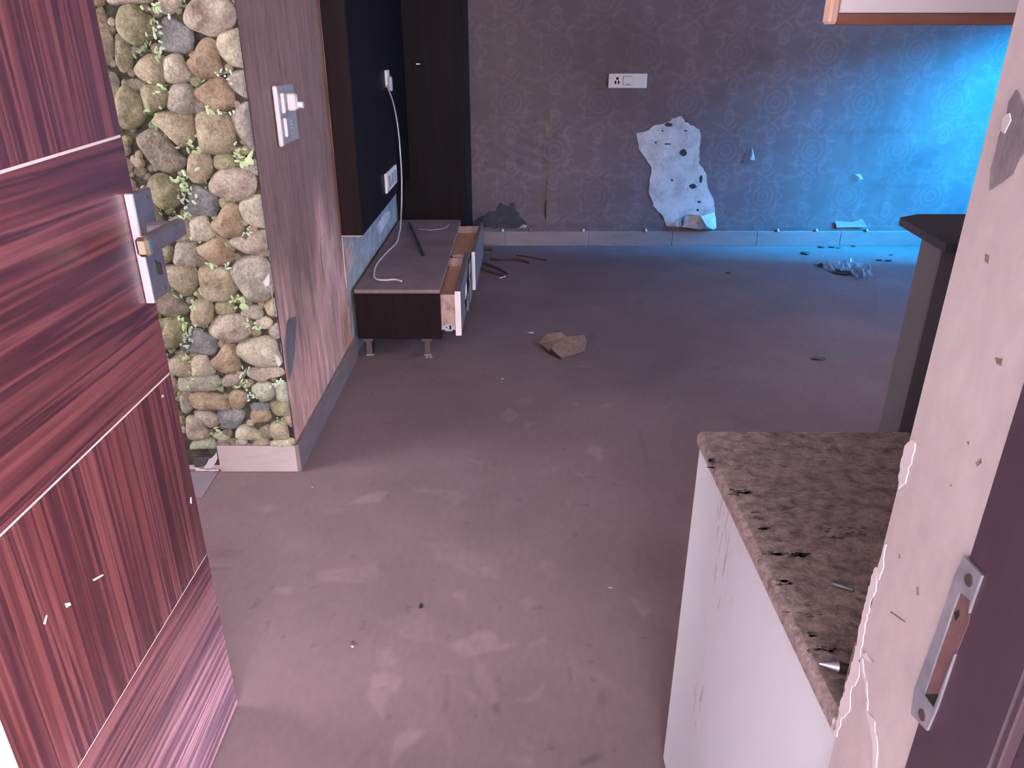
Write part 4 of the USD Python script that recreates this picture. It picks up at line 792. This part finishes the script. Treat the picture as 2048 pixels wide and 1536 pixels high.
obj('panel_foot', bx(KX + .003, KX + .016, KY0, KY1 - .004, 0, .012), 'inside_dark', cc)
ct = thing('countertop', 'mottled brown granite countertop on the white cabinet by the door', 'countertop')
obj('slab', bx(KX - .006, 1.62, KY0, KY1 + .004, KZ - .025, KZ, .006), 'granite', ct)
vr = np.random.default_rng(77)
for k, (vx, vy, wx, wy, n) in enumerate([(650, 597, 90, 12, 26), (595, 716, 30, 12, 12), (400, 318, 60, 16, 16), (775, 1012, 60, 16, 18), (500, 482, 30, 8, 8), (710, 945, 20, 16, 8), (560, 590, 60, 6, 10), (270, 190, 16, 22, 10), (700, 850, 90, 30, 9), (900, 500, 120, 30, 14), (470, 420, 40, 60, 6)]):
    bl_ = []
    for _ in range(n):
        x, y = vx + vr.normal() * wx * .5, vy + vr.normal() * wy * .5; l, w = vr.uniform(5, 20), vr.uniform(2, 6); t = np.linspace(0, 2 * np.pi, 9, endpoint=False)
        bl_.append(slab('z', KZ, px2('z', KZ, Cq(*zip(x + l * np.cos(t) * vr.uniform(.6, 1.3, 9), y + w * np.sin(t) * vr.uniform(.6, 1.3, 9)))), .00025))
    obj('dark_vein', cat(*bl_), 'granite_stain', ct)
hw = thing('bar_partition', 'low grey half wall topped by a dark ledge behind the counter', 'half wall')
obj('half_wall', bx(0.617, 2.4, 1.057, 1.115, 0, 1.044, .002), 'half_wall', hw)
fy0, fy1 = 0.995, 1.185
pts = [on('z', 1.056, 1800, 435)[:2], on('z', 1.056, 1836, 428)[:2], np.array([2.45, fy1 + .012]), np.array([2.45, fy0]), on('z', 1.056, 1893, 488)[:2]]
obj('ledge', slab('z', 1.044, np.array(pts), .012), 'ledge_stone', hw, label='dark stone ledge')
tz_ = on('y', 1.02, 1677, 50)[2]
oc = thing('overhead_cabinet', 'white overhead board with a brown bottom rail hanging above the counter', 'cabinet')
ox0 = on('y', 1.02, 1676, 40)[0]; z50, z27 = on('y', 1.02, 1677, 50)[2], on('y', 1.02, 1677, 26)[2]
obj('white_panel', bx(ox0, 1.7, 1.02, 1.036, z27, CEIL, .001), 'white_board', oc)
obj('bottom_rail', bx(ox0, 1.7, 1.0185, 1.036, z50, z27 - .0005, .001), 'rail_wood', oc, label='brown wooden bottom rail')
obj('side_stile', bx(ox0 - .013, ox0 - .0005, 1.016, 1.038, z50 + .001, CEIL, .003), 'stile_wood', oc, label='pale wooden edge strip')
# screw and pen on the countertop
a, b = on('z', KZ + .003, 1664, 1167), on('z', KZ + .003, 1708, 1180)
scw = thing('screw', 'long thin screw lying on the granite countertop', 'screw')
dd = (b - a) / np.linalg.norm(b - a); t = np.linspace(0, 1, 90); rad = .0016 + .0008 * (np.arange(90) % 3 == 0); rad[-6:] = np.linspace(.0014, .0003, 6)
obj('thread', tube(a + t[:, None] * (b - a), rad, 8), 'zinc', scw); obj('head', cyl(a - dd * .002, a + dd * .0015, .0033, 12, .0017), 'zinc', scw)
a, b = on('z', KZ + .0055, 1638, 1327), on('z', KZ + .0055, 1677, 1334)
pn = thing('pen', 'pen with a shiny silver cone tip on the granite countertop', 'pen'); dd = (b - a) / np.linalg.norm(b - a)
obj('cone_tip', tube([a, a + dd * .003, b], [.0006, .0014, .0052], 18), 'bright_steel', pn, smooth=40); obj('barrel', tube([b, b + dd * .06], [.005, .005], 18), 'cable_dark', pn, smooth=40)

# ---- things lying on the floor
cb = thing('cardboard_scrap', 'crumpled piece of brown cardboard on the middle of the floor', 'cardboard')
def crumple(pts, hs, th=.003):
    p = np.array([[*on('z', 0, *q)[:2], h] for q, h in zip(pts, hs)]); c = p.mean(0); n = len(p)
    v = np.vstack([p, c]); f = [[i, (i + 1) % n, n] for i in range(n)]; m = trimesh.Trimesh(v, f, process=False)
    if m.face_normals[:, 2].mean() < 0: m.invert()
    lo = m.copy(); lo.vertices = lo.vertices - [0, 0, th]; lo.invert(); sf = []
    for i in range(n): j = (i + 1) % n; sf += [[i, i + n + 1, j + n + 1], [i, j + n + 1, j]]
    o = cat(m, lo); o = trimesh.Trimesh(o.vertices, np.vstack([o.faces, sf]), process=False); o.fix_normals(); return o
G = lambda *p: crop(1000, 380, 0.23438, p)
obj('main_sheet', crumple(G((430,1380),(560,1310),(720,1285),(740,1330),(720,1395),(545,1440),(530,1445)), [.02, .035, .03, .02, .012, .008, .004]), 'cardboard', cb)
obj('folded_sheet', crumple(G((320,1325),(400,1300),(520,1295),(560,1310),(440,1370),(415,1390)), [.008, .045, .05, .036, .02, .006]), 'cardboard', cb)
obj('torn_edge', crumple(G((320,1322),(420,1380),(530,1447),(520,1452),(410,1395)), [.012, .008, .006, .004, .004]), 'cable_dark', cb)
def stick(pts, r, mat, label, cat_='stick', z=None):
    obj('wire' if 'wire' in label else 'stick', tube(spline([on('z', r + (0 if z is None else z), *q) for q in pts], 4), r, 6), mat, None, smooth=True, label=label, cat=cat_)
Hq = lambda *p: crop(900, 480, 0.14325, p)
stick(Hq((470,325),(560,350),(700,410),(800,470)), .007, 'wire_rust', 'upper dark stick of the pair poking out from under the far drawer')
stick(Hq((440,405),(540,430),(660,465),(760,495)), .007, 'wire_rust', 'lower dark stick of the pair poking out from under the far drawer')
stick(Hq((560,255),(700,265),(880,262),(1000,280),(1110,315)), .008, 'wire_rust', 'long dark stick on the floor right of the far drawer')
stick(Hq((930,215),(1080,230),(1200,255),(1340,280)), .0045, 'wire_rust', 'thin dark stick on the floor nearest the back skirting')
stick(Hq((690,530),(730,520),(775,503)), .003, 'cable_white', 'short pale wire on the floor beside two dark sticks', 'wire')
stick(Hq((480,130),(540,128),(600,135)), .009, 'wire_rust', 'stubby dark stick by the skirting behind the far drawer')
def bit(px, py, r, mat, label, c_, name='debris_bit', sc=(1, 1, .5), seed=0):
    p = on('z', 0, px, py); m = trimesh.creation.icosphere(1, r); g = np.random.default_rng(seed + int(px)); m.vertices = m.vertices * (1 + .3 * g.normal(size=(len(m.vertices), 1)).clip(-1, 1)) * sc
    m.vertices = m.vertices + [p[0], p[1], -m.vertices[:, 2].min()]; obj(name, m, mat, None, label=label, cat=c_)
bit(1062, 667, .010, 'torn_paper', 'white chip on the floor behind the cardboard scrap', 'paint chip', 'paint_chip', (1.5, .6, .4))
bit(1004, 759, .005, 'torn_paper', 'tiny white chip on the floor left of the cardboard scrap', 'paint chip', 'paint_chip')
bit(1220, 1176, .003, 'torn_paper', 'tiny white flake on the floor near the counter', 'paint chip', 'paint_chip', (2.0, .5, .4))
bit(625, 975, .003, 'torn_paper', 'tiny white fleck on the floor below the short skirting tile', 'paint chip', 'paint_chip')
bit(706, 1287, .0045, 'soil', 'dark crumb with a white speck on the near floor', 'crumb', 'crumb'); bit(705, 1294, .0035, 'torn_paper', 'white speck beside the dark crumb on the near floor', 'crumb', 'crumb')
p = on('z', .0016, 842, 1212); t = np.linspace(0, 2 * np.pi, 25); obj('rubber_ring', tube(np.column_stack([p[0] + .0035 * np.cos(t), p[1] + .007 * np.sin(t), 0 * t + .0016]), .0014, 6, caps=False), 'hole', None, smooth=True, label='tiny black oval ring on the near floor', cat='ring')
W_ = lambda *p: crop(1600, 480, 0.12695, p)
fm = thing('plastic_wrapper', 'crumpled clear plastic wrapper on the blue lit floor near the back wall', 'wrapper')
def film(pts, zfun, seed):
    p2 = np.array([on('z', 0, *q)[:2] for q in pts]); lo, hi = p2.min(0), p2.max(0); us, vs = np.linspace(lo[0], hi[0], 28), np.linspace(lo[1], hi[1], 22)
    P, fc, U, V = sheet(us, vs, lambda u, v: np.stack([u, v, 0 * u], -1)); nz = meshkit.fbm(np.stack([U * 22, V * 14, 0 * U], -1), 3, seed)
    P[:, 2] = (.004 + zfun * np.abs(nz - .5) * 3.2).ravel(); pg = Polygon(ragged(p2, .03, .006, np.random.default_rng(seed))).buffer(0)
    from shapely import contains_xy
    cen = P[fc].mean(1); return trimesh.Trimesh(P, fc[contains_xy(pg, cen[:, 0], cen[:, 1])], process=True)
obj('film', film(W_((700,470),(830,335),(1000,410),(1110,520),(1150,600),(1040,640),(880,600),(740,540)), .05, 5), 'plastic_film', fm, smooth=True)
obj('film', film(W_((250,400),(420,350),(720,390),(760,480),(700,540),(480,510)), .03, 6), 'plastic_film', fm, smooth=True)
obj('dark_strip', crumple(W_((500,510),(560,505),(720,530),(850,530),(840,555),(740,560),(620,550),(520,530)), [.006, .02, .018, .014, .006, .01, .01, .006]), 'cable_dark', fm)
obj('dark_strip', crumple(W_((275,405),(330,405),(360,425),(350,440),(300,425)), [.006, .02, .014, .006, .008]), 'cable_dark', fm)
for i, (q, r, s) in enumerate([((330, 120), .016, 'leftmost dark crumb below the blue lit skirting'), ((510, 118), .016, 'second dark crumb from the left below the blue lit skirting'), ((610, 130), .011, 'third dark crumb from the left below the blue lit skirting'), ((850, 105), .014, 'fourth dark crumb from the left, close against the blue lit skirting'), ((1250, 325), .014, 'dark crumb right of the plastic wrapper, the left of two'), ((1400, 332), .015, 'dark crumb right of the plastic wrapper, the right of two'), ((1440, 240), .009, 'small dark crumb between the wrapper and the dark ledge'), ((90, 222), .022, 'flat dark flake on the floor left of the plastic wrapper')]):
    bit(*W_(q)[0], r, 'soil', s, 'crumb', 'crumb', (1.5, 1, .35), i)
bit(1638, 718, .02, 'soil', 'flat dark flake on the floor in front of the half wall', 'crumb', 'crumb', (1.6, .8, .15)); bit(1457, 547, .012, 'soil', 'dark crumb alone in the middle of the far floor', 'crumb', 'crumb', (1.4, .8, .4))
